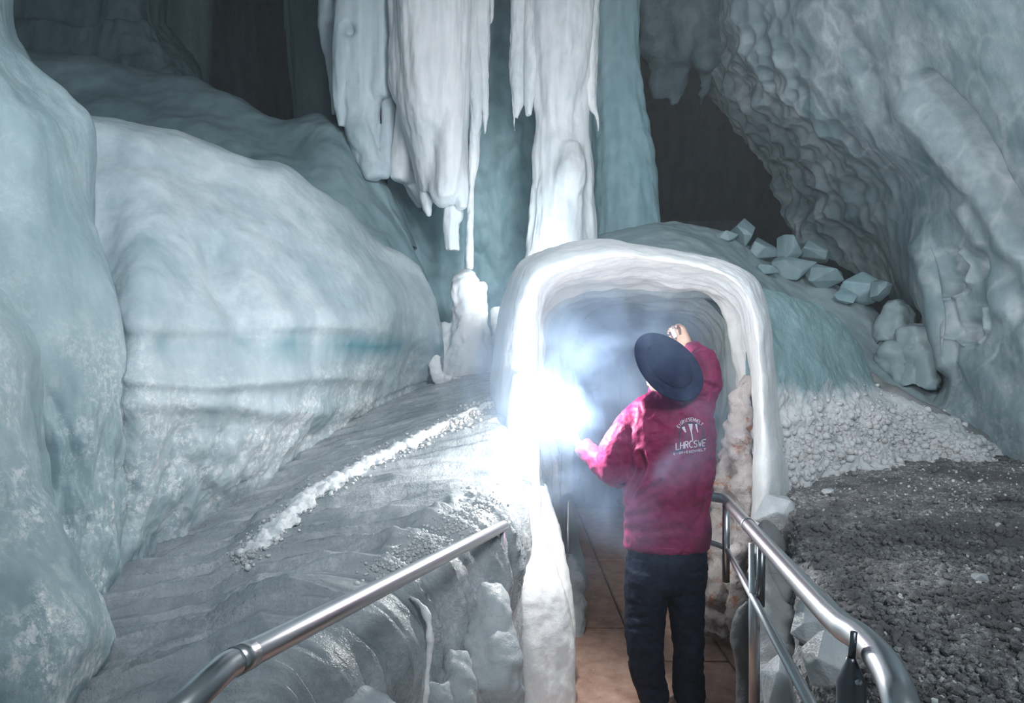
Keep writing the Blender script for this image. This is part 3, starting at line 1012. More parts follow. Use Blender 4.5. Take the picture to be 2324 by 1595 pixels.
# ice pillar foot left of the entrance
bm = bmesh.new()
tubes_px(bm, [
    [(1190, 850, 4.1, 30), (1185, 1000, 4.05, 40), (1185, 1150, 3.95, 46), (1200, 1260, 3.85, 52), (1220, 1360, 3.75, 66), (1235, 1480, 3.7, 68), (1235, 1640, 3.65, 66)],
    [(1222, 1100, 4.1, 18), (1240, 1200, 4.0, 30), (1256, 1280, 3.95, 32), (1275, 1350, 3.9, 30), (1280, 1450, 3.85, 30), (1275, 1640, 3.8, 36)],
    [(1186, 1060, 3.98, 20), (1190, 1200, 3.85, 30), (1196, 1300, 3.72, 30), (1200, 1400, 3.6, 30), (1210, 1640, 3.55, 36)],
], 0.9)
o = fuse('ice_pillar', bm, 0.012, M['white_ice'], 6, [('f', 4, 0.03, (1, 1, .35)), ('f', 11, 0.010, (1, 1, .5)), ('f', 30, 0.003, ONE)])
tag(o, 'smooth white ice pillar at the end of the left handrail, left of the walkway', 'ice pillar')
bm = bmesh.new()
tubes_px(bm, [[(1290, 1255, 4.7, 14), (1298, 1310, 4.65, 26), (1306, 1370, 4.6, 22), (1312, 1440, 4.5, 20), (1310, 1480, 4.5, 22)]], 1)
o = fuse('ice_lump', bm, 0.014, M['grey_ice'], 2, [('f', 6, 0.05, ONE), ('w', 8, 0.03, ONE)])
tag(o, 'grey knobbly ice lump inside the tunnel behind the white pillar', 'ice lump')
bm = bmesh.new()
tubes_px(bm, [[(1235, 1080, 5.0, 26), (1240, 1130, 5.0, 52), (1242, 1170, 5.0, 40), (1244, 1220, 5.0, 40), (1246, 1330, 5.0, 44)]], .8)
o = fuse('ice_boulder', bm, 0.02, M['grey_ice'], 3, [('f', 3, 0.05, ONE)])
tag(o, 'round grey ice boulder behind the short rail inside the tunnel', 'ice boulder')

# stained rocky ice on the right inside wall
bm = bmesh.new()
tubes_px(bm, [
    [(1690, 860, 4.4, 14), (1688, 920, 4.4, 24), (1685, 1000, 4.4, 30), (1690, 1080, 4.35, 30), (1692, 1180, 4.3, 34), (1690, 1280, 4.2, 36)],
    [(1668, 1000, 4.5, 20), (1660, 1100, 4.5, 30), (1655, 1200, 4.4, 40), (1650, 1320, 4.3, 44), (1640, 1440, 4.3, 44)],
    [(1622, 1200, 4.8, 30), (1615, 1320, 4.7, 40), (1612, 1440, 4.6, 40)],
    [(1668, 1250, 4.0, 20), (1672, 1350, 3.9, 24), (1672, 1460, 3.85, 18)],
], 0.9)
o = fuse('stained_ice', bm, 0.014, M['stained_ice'], 3, [('f', 5, 0.09, ONE), ('w', 8, 0.06, ONE), ('f', 22, 0.015, ONE)])
tag(o, 'pinkish-grey rough ice with rusty stains on the right side of the tunnel entrance', 'stained ice')

# ------------------------------------------------------------------ right side: mounds, snow bank, floor
o = sheet('ice_slope', [
    [(1300, 560, 8.0), (1400, 545, 8.0), (1510, 530, 8.0), (1620, 535, 8.0), (1720, 580, 8.2), (1850, 650, 8.2), (2000, 720, 7.8), (2150, 850, 7.2), (2300, 1000, 6.2)],
    [(1300, 545, 6.9), (1400, 525, 6.9), (1510, 513, 6.9), (1620, 518, 7.0), (1700, 550, 7.1), (1800, 610, 7.2), (1930, 670, 7.0), (2080, 800, 6.6), (2300, 1010, 5.8)],
    [(1300, 580, 6.2), (1400, 560, 6.2), (1520, 550, 6.2), (1640, 570, 6.3), (1730, 620, 6.5), (1820, 680, 6.6), (1930, 750, 6.4), (2060, 860, 6.1), (2280, 1030, 5.5)],
    [(1300, 620, 5.4), (1400, 600, 5.4), (1530, 600, 5.4), (1660, 630, 5.5), (1760, 700, 5.8), (1850, 770, 6.0), (1940, 830, 6.0), (2040, 900, 5.8), (2250, 1050, 5.3)],
    [(1300, 630, 5.1), (1400, 628, 5.1), (1540, 635, 5.1), (1680, 720, 5.1), (1780, 800, 5.6), (1860, 860, 5.8), (1940, 900, 5.8), (2030, 960, 5.6), (2240, 1100, 5.2)],
    [(1300, 640, 4.9), (1400, 638, 4.9), (1540, 645, 4.9), (1740, 800, 5.0), (1800, 900, 5.5), (1880, 960, 5.7), (1950, 1000, 5.7), (2030, 1060, 5.5), (2240, 1180, 5.1)],
], 200, 320, M['slope_ice'], [('f', 1.0, 0.10, ONE), ('f', 5, 0.015, ONE)])
tag(o, 'smooth blue-green ice slope above and right of the tunnel arch', 'ice slope')


def bank_feats(X, Y, g):
    low = np.clip((Y - 870 + (1990 - X) * 0.1) / 80, 0, 1)
    q = g.reshape(-1, 3)
    return low * (0.09 * fbm(q * 4, 4).reshape(X.shape) + 0.03 * (0.5 - worley(q * 15)).reshape(X.shape))


o = sheet('snow_bank', [
    [(1660, 680, 5.6), (1740, 690, 5.8), (1850, 730, 6.0), (1930, 800, 6.1), (1995, 890, 6.0), (2080, 940, 5.9), (2200, 1010, 5.7), (2400, 1120, 5.4)],
    [(1680, 650, 4.9), (1745, 662, 5.1), (1850, 695, 5.4), (1935, 765, 5.6), (1992, 868, 5.6), (2075, 905, 5.5), (2200, 985, 5.3), (2400, 1100, 5.0)],
    [(1690, 760, 4.6), (1755, 770, 4.75), (1850, 800, 5.0), (1930, 850, 5.2), (1990, 900, 5.3), (2070, 940, 5.3), (2190, 1010, 5.1), (2400, 1110, 4.8)],
    [(1700, 900, 4.4), (1770, 900, 4.5), (1850, 910, 4.75), (1930, 930, 4.95), (2000, 950, 5.1), (2075, 980, 5.15), (2190, 1035, 5.0), (2400, 1120, 4.7)],
    [(1710, 1020, 4.3), (1780, 1020, 4.35), (1860, 1020, 4.6), (1940, 1020, 4.8), (2010, 1030, 4.95), (2080, 1045, 5.0), (2190, 1065, 4.9), (2400, 1130, 4.6)],
    [(1715, 1095, 4.25), (1785, 1092, 4.3), (1870, 1085, 4.5), (1960, 1078, 4.7), (2030, 1075, 4.8), (2100, 1080, 4.9), (2200, 1090, 4.8), (2400, 1140, 4.5)],
    [(1715, 1200, 4.2), (1790, 1200, 4.25), (1880, 1180, 4.45), (1960, 1170, 4.6), (2030, 1160, 4.7), (2100, 1160, 4.8), (2200, 1170, 4.7), (2400, 1220, 4.4)],
], 300, 420, M['bank_snow'], [('f', 1.2, 0.07, ONE), ('f', 7, 0.015, ONE)], bank_feats)  # bank
tag(o, 'bank of crumbly white snow and frosted ice right of the tunnel arch', 'snow bank')


def gravel_feats(X, Y, g):
    q = g.reshape(-1, 3)
    o = 0.022 * fbm(q * 5, 4).reshape(X.shape)
    o += 0.030 * (0.5 - worley(q * 11)).reshape(X.shape)
    o += 0.020 * (0.5 - worley(q * 34)).reshape(X.shape)
    return o


o = sheet('floor_right', [
    [(0.62, 0.9, .0), (.66, 0.9, .55), (.72, 0.9, .84), (1.0, 0.9, .88), (2.0, .9, .88), (3.5, .9, .92)],
    [(0.80, 1.9, .0), (.84, 1.9, .50), (.90, 1.9, .82), (1.2, 1.9, .87), (2.2, 1.9, .88), (3.8, 1.9, .92)],
    [(0.94, 2.5, .0), (.98, 2.5, .50), (1.04, 2.5, .80), (1.3, 2.5, .86), (2.4, 2.5, .88), (4.0, 2.5, .92)],
    [(1.14, 3.2, .0), (1.18, 3.2, .50), (1.24, 3.2, .82), (1.5, 3.2, .88), (2.6, 3.2, .89), (4.2, 3.2, .94)],
    [(1.36, 3.9, .0), (1.40, 3.9, .50), (1.46, 3.9, .86), (1.7, 3.9, .91), (2.9, 3.9, .92), (4.6, 3.9, .96)],
    [(1.50, 4.5, .0), (1.54, 4.5, .55), (1.60, 4.5, .90), (1.9, 4.5, .94), (3.0, 4.5, .96), (5.0, 4.5, 1.0)],
    [(1.60, 5.2, .0), (1.64, 5.2, .60), (1.70, 5.2, .95), (2.1, 5.2, .98), (3.2, 5.2, 1.0), (5.4, 5.2, 1.0)],
], 420, 420, M['gravel_ice'], [('f', 1.2, 0.03, ONE)], gravel_feats, world=True)
tag(o, kind='structure')


# ------------------------------------------------------------------ right wall
def rw_feats(X, Y, g):
    q = g.reshape(-1, 3)
    o = np.zeros(X.shape)
    # scalloped cups on the upper left part of the wall
    m = np.exp(-(seg_dist(X, Y, [(1690, 150), (1760, 320), (1860, 470)]) / 130) ** 2)
    wv = worley(q * 2.6 + 3)
    o += m * 0.22 * (wv - 0.5).reshape(X.shape)
    o += m * 0.12 * (worley(q * 5.5) - 0.5).reshape(X.shape)
    m2 = np.exp(-((X - 1870) / 90) ** 2 - ((Y - 480) / 90) ** 2)
    o += m2 * 0.12 * (wv - 0.5).reshape(X.shape)
    # dark cleft coming down from the upper right
    for line, wd, dp in (
        ([(2090, 190), (2150, 250), (2200, 310), (2255, 390), (2300, 470), (2340, 560)], 20, 0.20),
        ([(2150, 640), (2170, 740), (2180, 860)], 7, 0.05),
        ([(1900, 40), (1960, 150), (1990, 260)], 26, 0.05),
    ):
        o -= dp * np.exp(-(seg_dist(X, Y, line) / wd) ** 2)
    for line, wd, dp in (
        ([(2060, 250), (2140, 340), (2230, 430), (2290, 560)], 34, 0.10),
        ([(2100, 560), (2125, 680), (2160, 820)], 22, 0.08),
        ([(2190, 480), (2250, 600), (2270, 700)], 24, 0.06),
    ):
        o += dp * np.exp(-(seg_dist(X, Y, line) / wd) ** 2)
    # melted pockets with raised lips
    for cx, cy, rx, ry, dp in ((2165, 645, 30, 26, .12), (2170, 600, 34, 40, .05), (2225, 600, 24, 30, .10), (2205, 755, 32, 28, .12),
                               (2215, 715, 38, 44, .05), (2312, 690, 16, 40, .08), (2060, 720, 26, 20, .12)):
        rr = np.hypot((X - cx) / rx, (Y - cy) / ry)
        o -= dp * np.exp(-rr ** 4)
    for line in ([(2178, 572), (2200, 600), (2202, 640), (2180, 665), (2150, 680)], [(2240, 700), (2242, 745), (2225, 775), (2195, 782), (2165, 765)]):
        o += 0.06 * np.exp(-(seg_dist(X, Y, line) / 5) ** 2)
    return o


o = sheet('wall_right', [
    [(1560, -500, 9.0), (1590, -500, 8.0), (1650, -500, 7.2), (1800, -500, 6.4), (2050, -500, 5.0), (2400, -500, 3.6), (2900, -500, 2.6)],
    [(1585, -150, 9.0), (1610, -150, 8.0), (1650, -150, 7.2), (1800, -150, 6.4), (2050, -150, 5.0), (2400, -150, 3.7), (2900, -150, 2.7)],
    [(1625, 60, 9.2), (1640, 60, 8.2), (1665, 60, 7.4), (1810, 30, 6.5), (2050, 0, 5.2), (2400, -20, 3.9), (2900, -50, 2.8)],
    [(1605, 200, 9.4), (1645, 205, 8.5), (1735, 205, 7.3), (1880, 160, 6.4), (2100, 110, 5.2), (2400, 70, 4.0), (2900, 50, 2.8)],
    [(1700, 330, 9.4), (1755, 335, 8.5), (1850, 305, 7.1), (1960, 270, 6.2), (2150, 220, 5.2), (2400, 210, 4.1), (2900, 200, 2.9)],
    [(1755, 430, 9.2), (1830, 430, 8.3), (1935, 355, 6.8), (2020, 345, 6.1), (2200, 350, 5.2), (2420, 350, 4.2), (2900, 350, 3.0)],
    [(1790, 525, 9.0), (1890, 500, 8.0), (2040, 435, 6.4), (2110, 430, 5.9), (2250, 450, 5.2), (2440, 480, 4.3), (2900, 480, 3.1)],
    [(1880, 585, 8.5), (1980, 565, 7.6), (2093, 565, 6.1), (2140, 570, 5.8), (2260, 600, 5.2), (2440, 600, 4.4), (2900, 620, 3.1)],
    [(1985, 650, 7.9), (2040, 640, 7.2), (2100, 690, 5.9), (2150, 690, 5.7), (2260, 720, 5.2), (2440, 750, 4.4), (2900, 780, 3.1)],
    [(2075, 740, 7.2), (2100, 760, 6.6), (2130, 800, 5.8), (2170, 800, 5.6), (2280, 840, 5.1), (2440, 880, 4.4), (2900, 950, 3.1)],
    [(2110, 840, 6.5), (2135, 860, 6.1), (2165, 880, 5.7), (2220, 900, 5.4), (2300, 950, 4.95), (2440, 1020, 4.4), (2900, 1150, 3.1)],
    [(2080, 900, 6.3), (2110, 925, 5.9), (2150, 950, 5.6), (2220, 1000, 5.3), (2320, 1070, 4.9), (2440, 1150, 4.4), (2900, 1350, 3.1)],
], 480, 420, M['right_ice'], [('f', 0.8, 0.08, ONE), ('f', 2.2, 0.02, (1, 1, .8)), ('w', 5.5, -0.015, ONE), ('f', 14, 0.004, ONE)], rw_feats)
tag(o, kind='structure')


# ------------------------------------------------------------------ ice blocks of the rubble
def rock(name, px, py, d, rx, ry, seed, mat, label, group=None, cat='ice block', parent=None, pts_n=16, bev=0.012, flat=1.0):
    rnd = random.Random(seed)
    bm = bmesh.new()
    R = Vector((rx / F * d, (rx + ry) * .5 / F * d * flat, ry / F * d))
    for k in range(pts_n):
        v = Vector((rnd.gauss(0, 1), rnd.gauss(0, 1), rnd.gauss(0, 1))).normalized()
        bm.verts.new(Vector((v.x * R.x, v.y * R.y, v.z * R.z)) * rnd.uniform(.85, 1.15))
    h = bmesh.ops.convex_hull(bm, input=bm.verts)
    gone = [e for e in h['geom_interior'] if isinstance(e, bmesh.types.BMVert)]
    bmesh.ops.delete(bm, geom=gone, context='VERTS')
    bmesh.ops.bevel(bm, geom=list(bm.edges), offset=bev, segments=2, affect='EDGES', profile=.6, clamp_overlap=True)
    bmesh.ops.remove_doubles(bm, verts=bm.verts, dist=.001)
    me = bm_mesh(bm, name)
    o = link(name, me, mat, parent, smooth=False)
    o.location = P(px, py, d)
    if label:
        tag(o, label, cat, group)
    return o


from mathutils.bvhtree import BVHTree
_sl = bpy.data.objects['ice_slope'].data
_slb = BVHTree.FromPolygons([tuple(v.co) for v in _sl.vertices], [tuple(p.vertices) for p in _sl.polygons])
G = 'broken ice blocks in the gully behind the tunnel arch'
for a in (
    (1680, 522, 6.85, 34, 36, 1, 'pointed teal ice block at the left end of the rubble beside the black gap'),
    (1648, 530, 6.8, 26, 16, 2, 'small flat ice block left of the pointed teal block'),
    (1728, 562, 6.8, 42, 32, 3, 'teal ice block just right of the pointed block under the black gap'),
    (1785, 556, 6.95, 34, 38, 4, 'upright ice block below the foot of the scalloped wall'),
    (1842, 572, 7.0, 38, 36, 5, 'rounded ice block against the foot of the right wall'),
    (1795, 602, 6.6, 60, 34, 6, 'wide low ice block in the middle of the rubble'),
    (1868, 622, 6.6, 52, 34, 7, 'sloping ice block between the wide low block and the biggest block'),
    (1945, 648, 6.35, 52, 46, 8, 'biggest pale ice block at the right end of the rubble'),
    (1922, 662, 6.15, 28, 24, 10, 'small pale ice cube leaning on the front of the biggest block'),
    (1998, 652, 6.6, 24, 32, 11, 'dark teal ice block hidden behind the biggest pale block'),
    (1738, 606, 6.4, 34, 18, 12, 'small flat ice block on the slope below the rubble'),
):
    _c = Vector((0, 0, CAMZ))
    _h = _slb.ray_cast(_c, (P(a[0], a[1] + a[4] * .8, 3) - _c).normalized())[0]
    _d = min(a[2] + .5, max(a[2] - .5, _h.y)) if _h is not None else a[2]
    rock('ice_block', a[0], a[1] + 6, _d, *a[3:6], M['ridge_ice'] if a[5] not in (8, 10) else M['teal_ice'], a[6], G, pts_n=14, bev=.02)
for nm, lab, tb in (
    ('ice_boulder', 'large lumpy grey ice boulder in the gully at the foot of the right wall', [[(2090, 740, 6.2, 30), (2095, 780, 6.1, 46), (2090, 830, 6.0, 40), (2085, 880, 6.0, 50)]]),
    ('ice_boulder', 'grey ice boulder in the gully, up and left of the large lumpy one', [[(2020, 690, 6.6, 22), (2030, 725, 6.5, 40), (2030, 790, 6.4, 46)]]),
    ('ice_boulder', 'low grey ice boulder half buried left of the large lumpy gully boulder', [[(2000, 800, 6.2, 26), (2045, 830, 6.1, 34), (2070, 880, 6.0, 30)]]),
):
    bm = bmesh.new()
    tubes_px(bm, tb, .9)
    tag(fuse(nm, bm, .025, M['slope_ice'], 3, [('f', 3.5, .12, ONE), ('w', 5, .06, ONE), ('f', 16, .01, ONE)]), lab, 'ice boulder')

# stones on the gravelly right floor
for x, y, d, rx, ry, s, lab in (
    (2130, 1232, 3.25, 26, 15, 31, 'rounded grey ice stone in the middle of the dark right floor'),
    (2222, 1312, 2.75, 20, 16, 32, 'round grey ice stone nearer the right frame edge on the dark floor'),
    (2195, 1541, 1.98, 40, 17, 33, 'flat pale stone in the near right corner of the dark floor'),
    (2190, 1445, 2.2, 22, 9, 34, 'thin stone slab behind the flat pale stone in the near right corner'),
    (1880, 1115, 4.1, 16, 8, 35, 'small stone at the foot of the snow bank'),
):
    rock('stone', x, y, d, rx, ry, s, M['grey_ice'] if s != 31 else M['gravel_ice'], lab, 'loose stones on the dark right floor', 'stone', None, 20, .008)

# lumps lining the right side of the walkway
for x, y, d, rx, ry, s, lab, mt in (
    (1765, 1165, 4.0, 52, 48, 41, 'rounded grey ice block capping the walkway wall below the snow bank', 'grey_ice'),
    (1850, 1410, 2.35, 62, 62, 42, 'pale ice boulder under the right handrail, upper of two', 'grey_ice'),
    (1880, 1500, 2.0, 64, 62, 43, 'pale square ice boulder under the right handrail, beside the near post', 'grey_ice'),
    (1770, 1560, 2.25, 40, 90, 44, 'frosty ice boulder below the right handrail near the walkway', 'grey_ice'),
):
    o = rock('ice_boulder', x, y, d, rx, ry, s, M[mt], lab, 'ice boulders along the right handrail', 'ice boulder', None, 22, .03)
bm = bmesh.new()
tubes_px(bm, [[(1745, 1200, 3.75, 26), (1748, 1270, 3.5, 46), (1765, 1400, 3.0, 60), (1790, 1700, 2.6, 90)],
              [(1722, 1230, 3.3, 22), (1740, 1420, 2.9, 40), (1750, 1700, 2.7, 50)]], .7)
o = fuse('ice_bank', bm, .02, M['bank_grey'], 5, [('f', 4, .05, ONE), ('f', 14, .01, ONE)])
tag(o, 'smooth grey ice bank behind the right handrail posts', 'ice bank')
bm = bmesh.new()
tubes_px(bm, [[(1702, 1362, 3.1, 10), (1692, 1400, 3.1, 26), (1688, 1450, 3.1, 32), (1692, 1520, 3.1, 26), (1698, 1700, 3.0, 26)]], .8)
o = fuse('shade_lump', bm, .012, M['painted_shade'], 4, [('f', 6, .02, ONE)])  # shaded patch of ice shaped as a solid and coloured dark
tag(o, 'dark rounded lump standing in for shaded ice under the right handrail', 'block')

# lumps on the left below the handrail
bm = bmesh.new()
tubes_px(bm, [
    [(1112, 1332, 3.0, 20), (1112, 1380, 2.95, 48), (1110, 1450, 2.9, 70), (1115, 1540, 2.8, 72), (1118, 1700, 2.8, 70)],
    [(1040, 1468, 2.75, 26), (1035, 1520, 2.7, 46), (1040, 1700, 2.6, 60)],
    [(990, 1540, 2.6, 30), (985, 1700, 2.55, 50)],
], .8)
o = fuse('ice_boulder', bm, .012, M['grey_ice'], 3, [('f', 5, .04, ONE), ('w', 9, .03, ONE), ('f', 26, .007, ONE)])
tag(o, 'frosty knobbly ice boulder against the white pillar below the left handrail', 'ice boulder')
bm = bmesh.new()
tubes_px(bm, [[(1120, 1190, 3.5, 26), (1120, 1260, 3.48, 26), (1112, 1310, 3.45, 30), (1110, 1350, 3.45, 32)],
              [(1085, 1210, 3.5, 16), (1082, 1300, 3.5, 18), (1070, 1400, 3.45, 24), (1050, 1600, 3.3, 40)],
              [(1020, 1260, 3.3, 26), (1010, 1400, 3.2, 40), (990, 1650, 3.0, 50)]], .7)
o = fuse('ice_drape', bm, .012, M['grey_ice'], 4, [('f', 8, .035, (1, 1, .15)), ('f', 30, .006, (1, 1, .4))])
tag(o, 'fluted grey ice drape hanging behind the far end of the left handrail', 'ice drape')
# the curved edge with dark dirt at the smooth face
bm = bmesh.new()
tubes_px(bm, [[(930, 1352, 2.68, 4), (955, 1372, 2.66, 7), (970, 1400, 2.64, 8), (976, 1440, 2.62, 8), (972, 1500, 2.6, 9), (964, 1595, 2.55, 10), (960, 1700, 2.5, 12)]], 1)
o = fuse('ice_edge', bm, .006, M['white_ice'], 2, [('f', 18, .012, ONE)])
tag(o, 'curled bright ice edge on the smooth grey face below the left handrail', 'ice edge')
bm = bmesh.new()
tubes_px(bm, [[(700, 1620, 2.15, 60), (780, 1640, 2.2, 90), (860, 1690, 2.2, 90)]], .7)
o = fuse('ice_lump', bm, .014, M['grey_ice'], 4, [('f', 5, .05, ONE), ('f', 20, .008, ONE)])
tag(o, 'low grey ice lump under the near part of the left handrail', 'ice lump')

# ------------------------------------------------------------------ walkway
bm = bmesh.new()
bmesh.ops.create_cube(bm, size=1, matrix=Matrix.Translation((0.7, 4.0, -0.10)) @ Matrix.Diagonal((1.9, 9.0, 0.16, 1)))
fl = link('floor', bm_mesh(bm, 'floor'), M['gap'], None, False)
tag(fl, kind='structure')
bm = bmesh.new()
bmesh.ops.create_cube(bm, size=1, matrix=Matrix.Diagonal((0.488, 0.994, 0.03, 1)))
bmesh.ops.bevel(bm, geom=list(bm.edges), offset=.006, segments=2, affect='EDGES')
pm = bm_mesh(bm, 'floor_panel')
pm.materials.append(M['floor'])
for i in range(4):
    for j in range(8):
        o = bpy.data.objects.new('floor_panel', pm)
        COL.objects.link(o)
        o.parent = fl
        o.location = (-0.04 + 0.5 * i, 0.6 + j + (0.5 if i % 2 else 0), -0.015 + random.uniform(-.002, .002))

# ------------------------------------------------------------------ handrails
def pipe(name, pts, r, mat, parent, segs=24, sub=1):
    bm = bmesh.new()
    add_tube(bm, pts, [r] * len(pts), segs, ref=(1, 0, 0), sub=sub)
    return link(name, bm_mesh(bm, name), mat, parent)


def arc_pts(a, b, c, n=6, k=.5):
    """rounded corner at b between a and c"""
    p0, p2 = b.lerp(a, k), b.lerp(c, k)
    return [(1 - t) ** 2 * p0 + 2 * t * (1 - t) * b + t * t * p2 for t in [i / n for i in range(n + 1)]]


RR = 0.0235
hl = empty('handrail', P(1150, 1400, 3.55), 'steel pipe handrail on the left side, ending in the white ice pillar', 'handrail')
a, b, c = P(1143, 1193, 3.2), P(512, 1512, 1.22), P(330, 1690, 1.0)
pipe('rail', [a] + arc_pts(a, b, c, 3, .03) + [c], RR, M['steel'], hl)
pipe('sleeve', [b.lerp(a, .012), b.lerp(a, .035)], RR * 1.07, M['steel'], hl)
pipe('post', [P(1137, 1200, 3.17), P(1137, 1700, 3.17)], .019, M['steel'], hl)

hr = empty('handrail', P(1712, 1600, 2.6), 'double steel pipe handrail on the right side, bending down in the near corner', 'handrail')
A, B = P(1645, 1132, 3.6), P(1896, 1412, 1.33)
Cc, E1, E2, E3 = P(1958, 1452, 1.2), P(2012, 1515, 1.06), P(2048, 1610, .96), P(2062, 1760, .92)
pre = P(1598, 1124, 3.75)
pts = [pre] + arc_pts(pre, A, B, 4, .06) + arc_pts(A, B, Cc, 3, .25)[:3] + list(map(Vector, catmull(np.array([tuple(B.lerp(Cc, .35)), tuple(Cc), tuple(E1), tuple(E2), tuple(E3)]), 18)))
pipe('top_rail', pts, RR, M['steel'], hr)
pipe('sleeve', [A.lerp(B, .40), A.lerp(B, .43)], RR * 1.07, M['steel'], hr)
LA, LB = P(1648, 1243, 3.6), P(1890, 1690, 1.35)
lp0 = P(1600, 1226, 3.75)
pipe('lower_rail', [lp0] + arc_pts(lp0, LA, LB, 4, .06) + [LB], .013, M['steel'], hr)


def rail_post(t, low, name='post'):
    top_ = A.lerp(B, t)
    pipe(name, [top_ + Vector((0, 0, -.02)), Vector((top_.x, top_.y, low))], .0175, M['steel'], hr)


rail_post(.03, top_z := CAMZ - 1.1)
pipe('post', [P(1712, 1232, 2.56), P(1712, 1620, 2.56)], .019, M['steel'], hr)
pipe('post_brace', [P(1728, 1240, 2.5), P(1726, 1375, 2.5)], .014, M['dark_steel'], hr)
# the near post with its conical cap and pin
bm = bmesh.new()
q = P(1932, 1545, 1.13)
add_tube(bm, [q + Vector((0, 0, -.9)), q, q + Vector((0, 0, .030)), q + Vector((0, 0, .036))], [.0215, .0215, .008, .0065], 28, sub=1)
link('post', bm_mesh(bm, 'post'), M['dark_steel'], hr)
pipe('pin', [q + Vector((.0, 0, .03)), q + Vector((.004, .0, .075))], .0055, M['dark_steel'], hr, 14)
bm = bmesh.new()
add_ball(bm, q + Vector((.002, -.0195, .006)), (.006, .004, .006), 2)
link('bolt', bm_mesh(bm, 'bolt'), M['steel'], hr)

hs = empty('handrail', P(1283, 1270, 4.8), 'short dull rail with two thin posts inside the tunnel, left side', 'handrail')
pipe('rail', [P(1225, 1172, 4.5), P(1292, 1125, 4.9)], .024, M['dark_steel'], hs)
pipe('post', [P(1288, 1132, 4.85), P(1288, 1420, 4.85)], .014, M['steel'], hs)
pipe('post', [P(1267, 1215, 4.7), P(1267, 1420, 4.7)], .012, M['steel'], hs)

# ------------------------------------------------------------------ crumbs of snow and gravel lying on the surfaces
from mathutils.bvhtree import BVHTree
CAMP = Vector((0, 0, CAMZ))


def crumbs(name, surf, line, spread, n, rr, mat, seed, label, cat, power=1.0, parent=None):
    """n irregular crumbs scattered around a line (px) and dropped on surf; one object, too many to count"""
    me0 = surf.data
    bvh = BVHTree.FromPolygons([tuple(v.co) for v in me0.vertices], [tuple(p.vertices) for p in me0.polygons])
    rnd = random.Random(seed)
    base = bmesh.new()
    bmesh.ops.create_icosphere(base, subdivisions=1, radius=1)
    bv = np.array([tuple(v.co) for v in base.verts])
    bf = [[v.index for v in f.verts] for f in base.faces]
    base.free()
    V, Fc = [], []
    for _ in range(n):
        k = rnd.randrange(len(line) - 1)
        t = rnd.random()
        x = line[k][0] + (line[k + 1][0] - line[k][0]) * t + rnd.gauss(0, spread[0])
        y = line[k][1] + (line[k + 1][1] - line[k][1]) * t + rnd.gauss(0, spread[1])
        hit = bvh.ray_cast(CAMP, (P(x, y, 3) - CAMP).normalized())
        if hit[0] is None:
            continue
        r = rr[0] + (rr[1] - rr[0]) * rnd.random() ** (2.5 * power)
        rot = Matrix.Rotation(rnd.uniform(0, 6.3), 3, 'Z') @ Matrix.Rotation(rnd.uniform(0, 3), 3, 'X')
        jit = 1 + 0.28 * np.array([rnd.uniform(-1, 1) for _ in bv])[:, None]
        q = (bv * jit * r * np.array([1, rnd.uniform(.7, 1.2), rnd.uniform(.6, .9)])) @ np.array(rot).T + np.array(hit[0]) + np.array([0, 0, r * .2])
        o0 = len(V)
        V.extend(q.tolist())
        Fc.extend([[o0 + i for i in f] for f in bf])
    me = bpy.data.meshes.new(name)
    me.from_pydata(V, [], Fc)
    me.update()
    o = link(name, me, mat, parent)
    return tag(o, label, cat, kind='stuff')


OB = bpy.data.objects
crumbs('snow_crumbs', OB['snow_bank'], [(1780, 1060), (1880, 1000), (1980, 960), (2060, 990), (2180, 1040), (2300, 1090)], (44, 36), 1700, (.006, .034),
       M['snow'], 1, 'crumbled white snow lying on the snow bank', 'snow crumbs', 1.6)
crumbs('snow_crumbs', OB['floor_left'], [(545, 1275), (600, 1215), (720, 1115), (870, 1035), (1010, 968), (1140, 908)], (16, 9), 1500, (.004, .016),
       M['snow'], 2, 'small snow crumbs scattered along the snow ridge on the left shelf', 'snow crumbs')
crumbs('frost_crumbs', OB['floor_left'], [(860, 1300), (950, 1245), (1040, 1195), (1110, 1120)], (26, 14), 700, (.003, .012),
       M['snow'], 3, 'frost crumbs along the shelf edge above the left handrail', 'frost crumbs')
crumbs('gravel', OB['floor_right'], [(1820, 1150), (2300, 1150), (1850, 1300), (2300, 1300), (1950, 1450), (2300, 1450), (2050, 1560), (2330, 1580)], (90, 60), 5000,
       (.004, .022), M['gravel_ice'], 4, 'grey ice gravel on the dark floor to the right of the walkway', 'gravel', 1.6)
crumbs('frost_crumbs', OB['floor_right'], [(1900, 1100), (2100, 1095), (2300, 1110), (2250, 1500), (2100, 1570)], (120, 40), 900,
       (.003, .012), M['snow'], 5, 'white frost crumbs scattered over the dark right floor', 'frost crumbs', 1.4)
bm = bmesh.new()
tubes_px(bm, [[(1975, 850, 5.75, 10), (2010, 885, 5.62, 18), (2080, 925, 5.5, 22), (2170, 975, 5.35, 26), (2260, 1030, 5.2, 30), (2360, 1095, 4.95, 34)]], 1.0)
o = fuse('ice_seam', bm, .02, M['bank_grey'], 4, [('f', 4, .04, ONE)])
tag(o, 'dark grey smooth seam running diagonally between snow bank and right wall', 'ice seam')

# ------------------------------------------------------------------ the person
DP = 3.58


def Q(px, py, dy=0.0):
    return P(px, py, DP + dy)


person = empty('person', Q(1520, 1598), 'person seen from behind in crimson jacket, dark jeans and navy hat, holding a flare', 'person')
hat_c = Q(1522, 826, -.10)
hn = Vector((0.42, -0.72, 0.56)).normalized()
head_c = hat_c - hn * 0.10 + Vector((.035, .03, -.015))


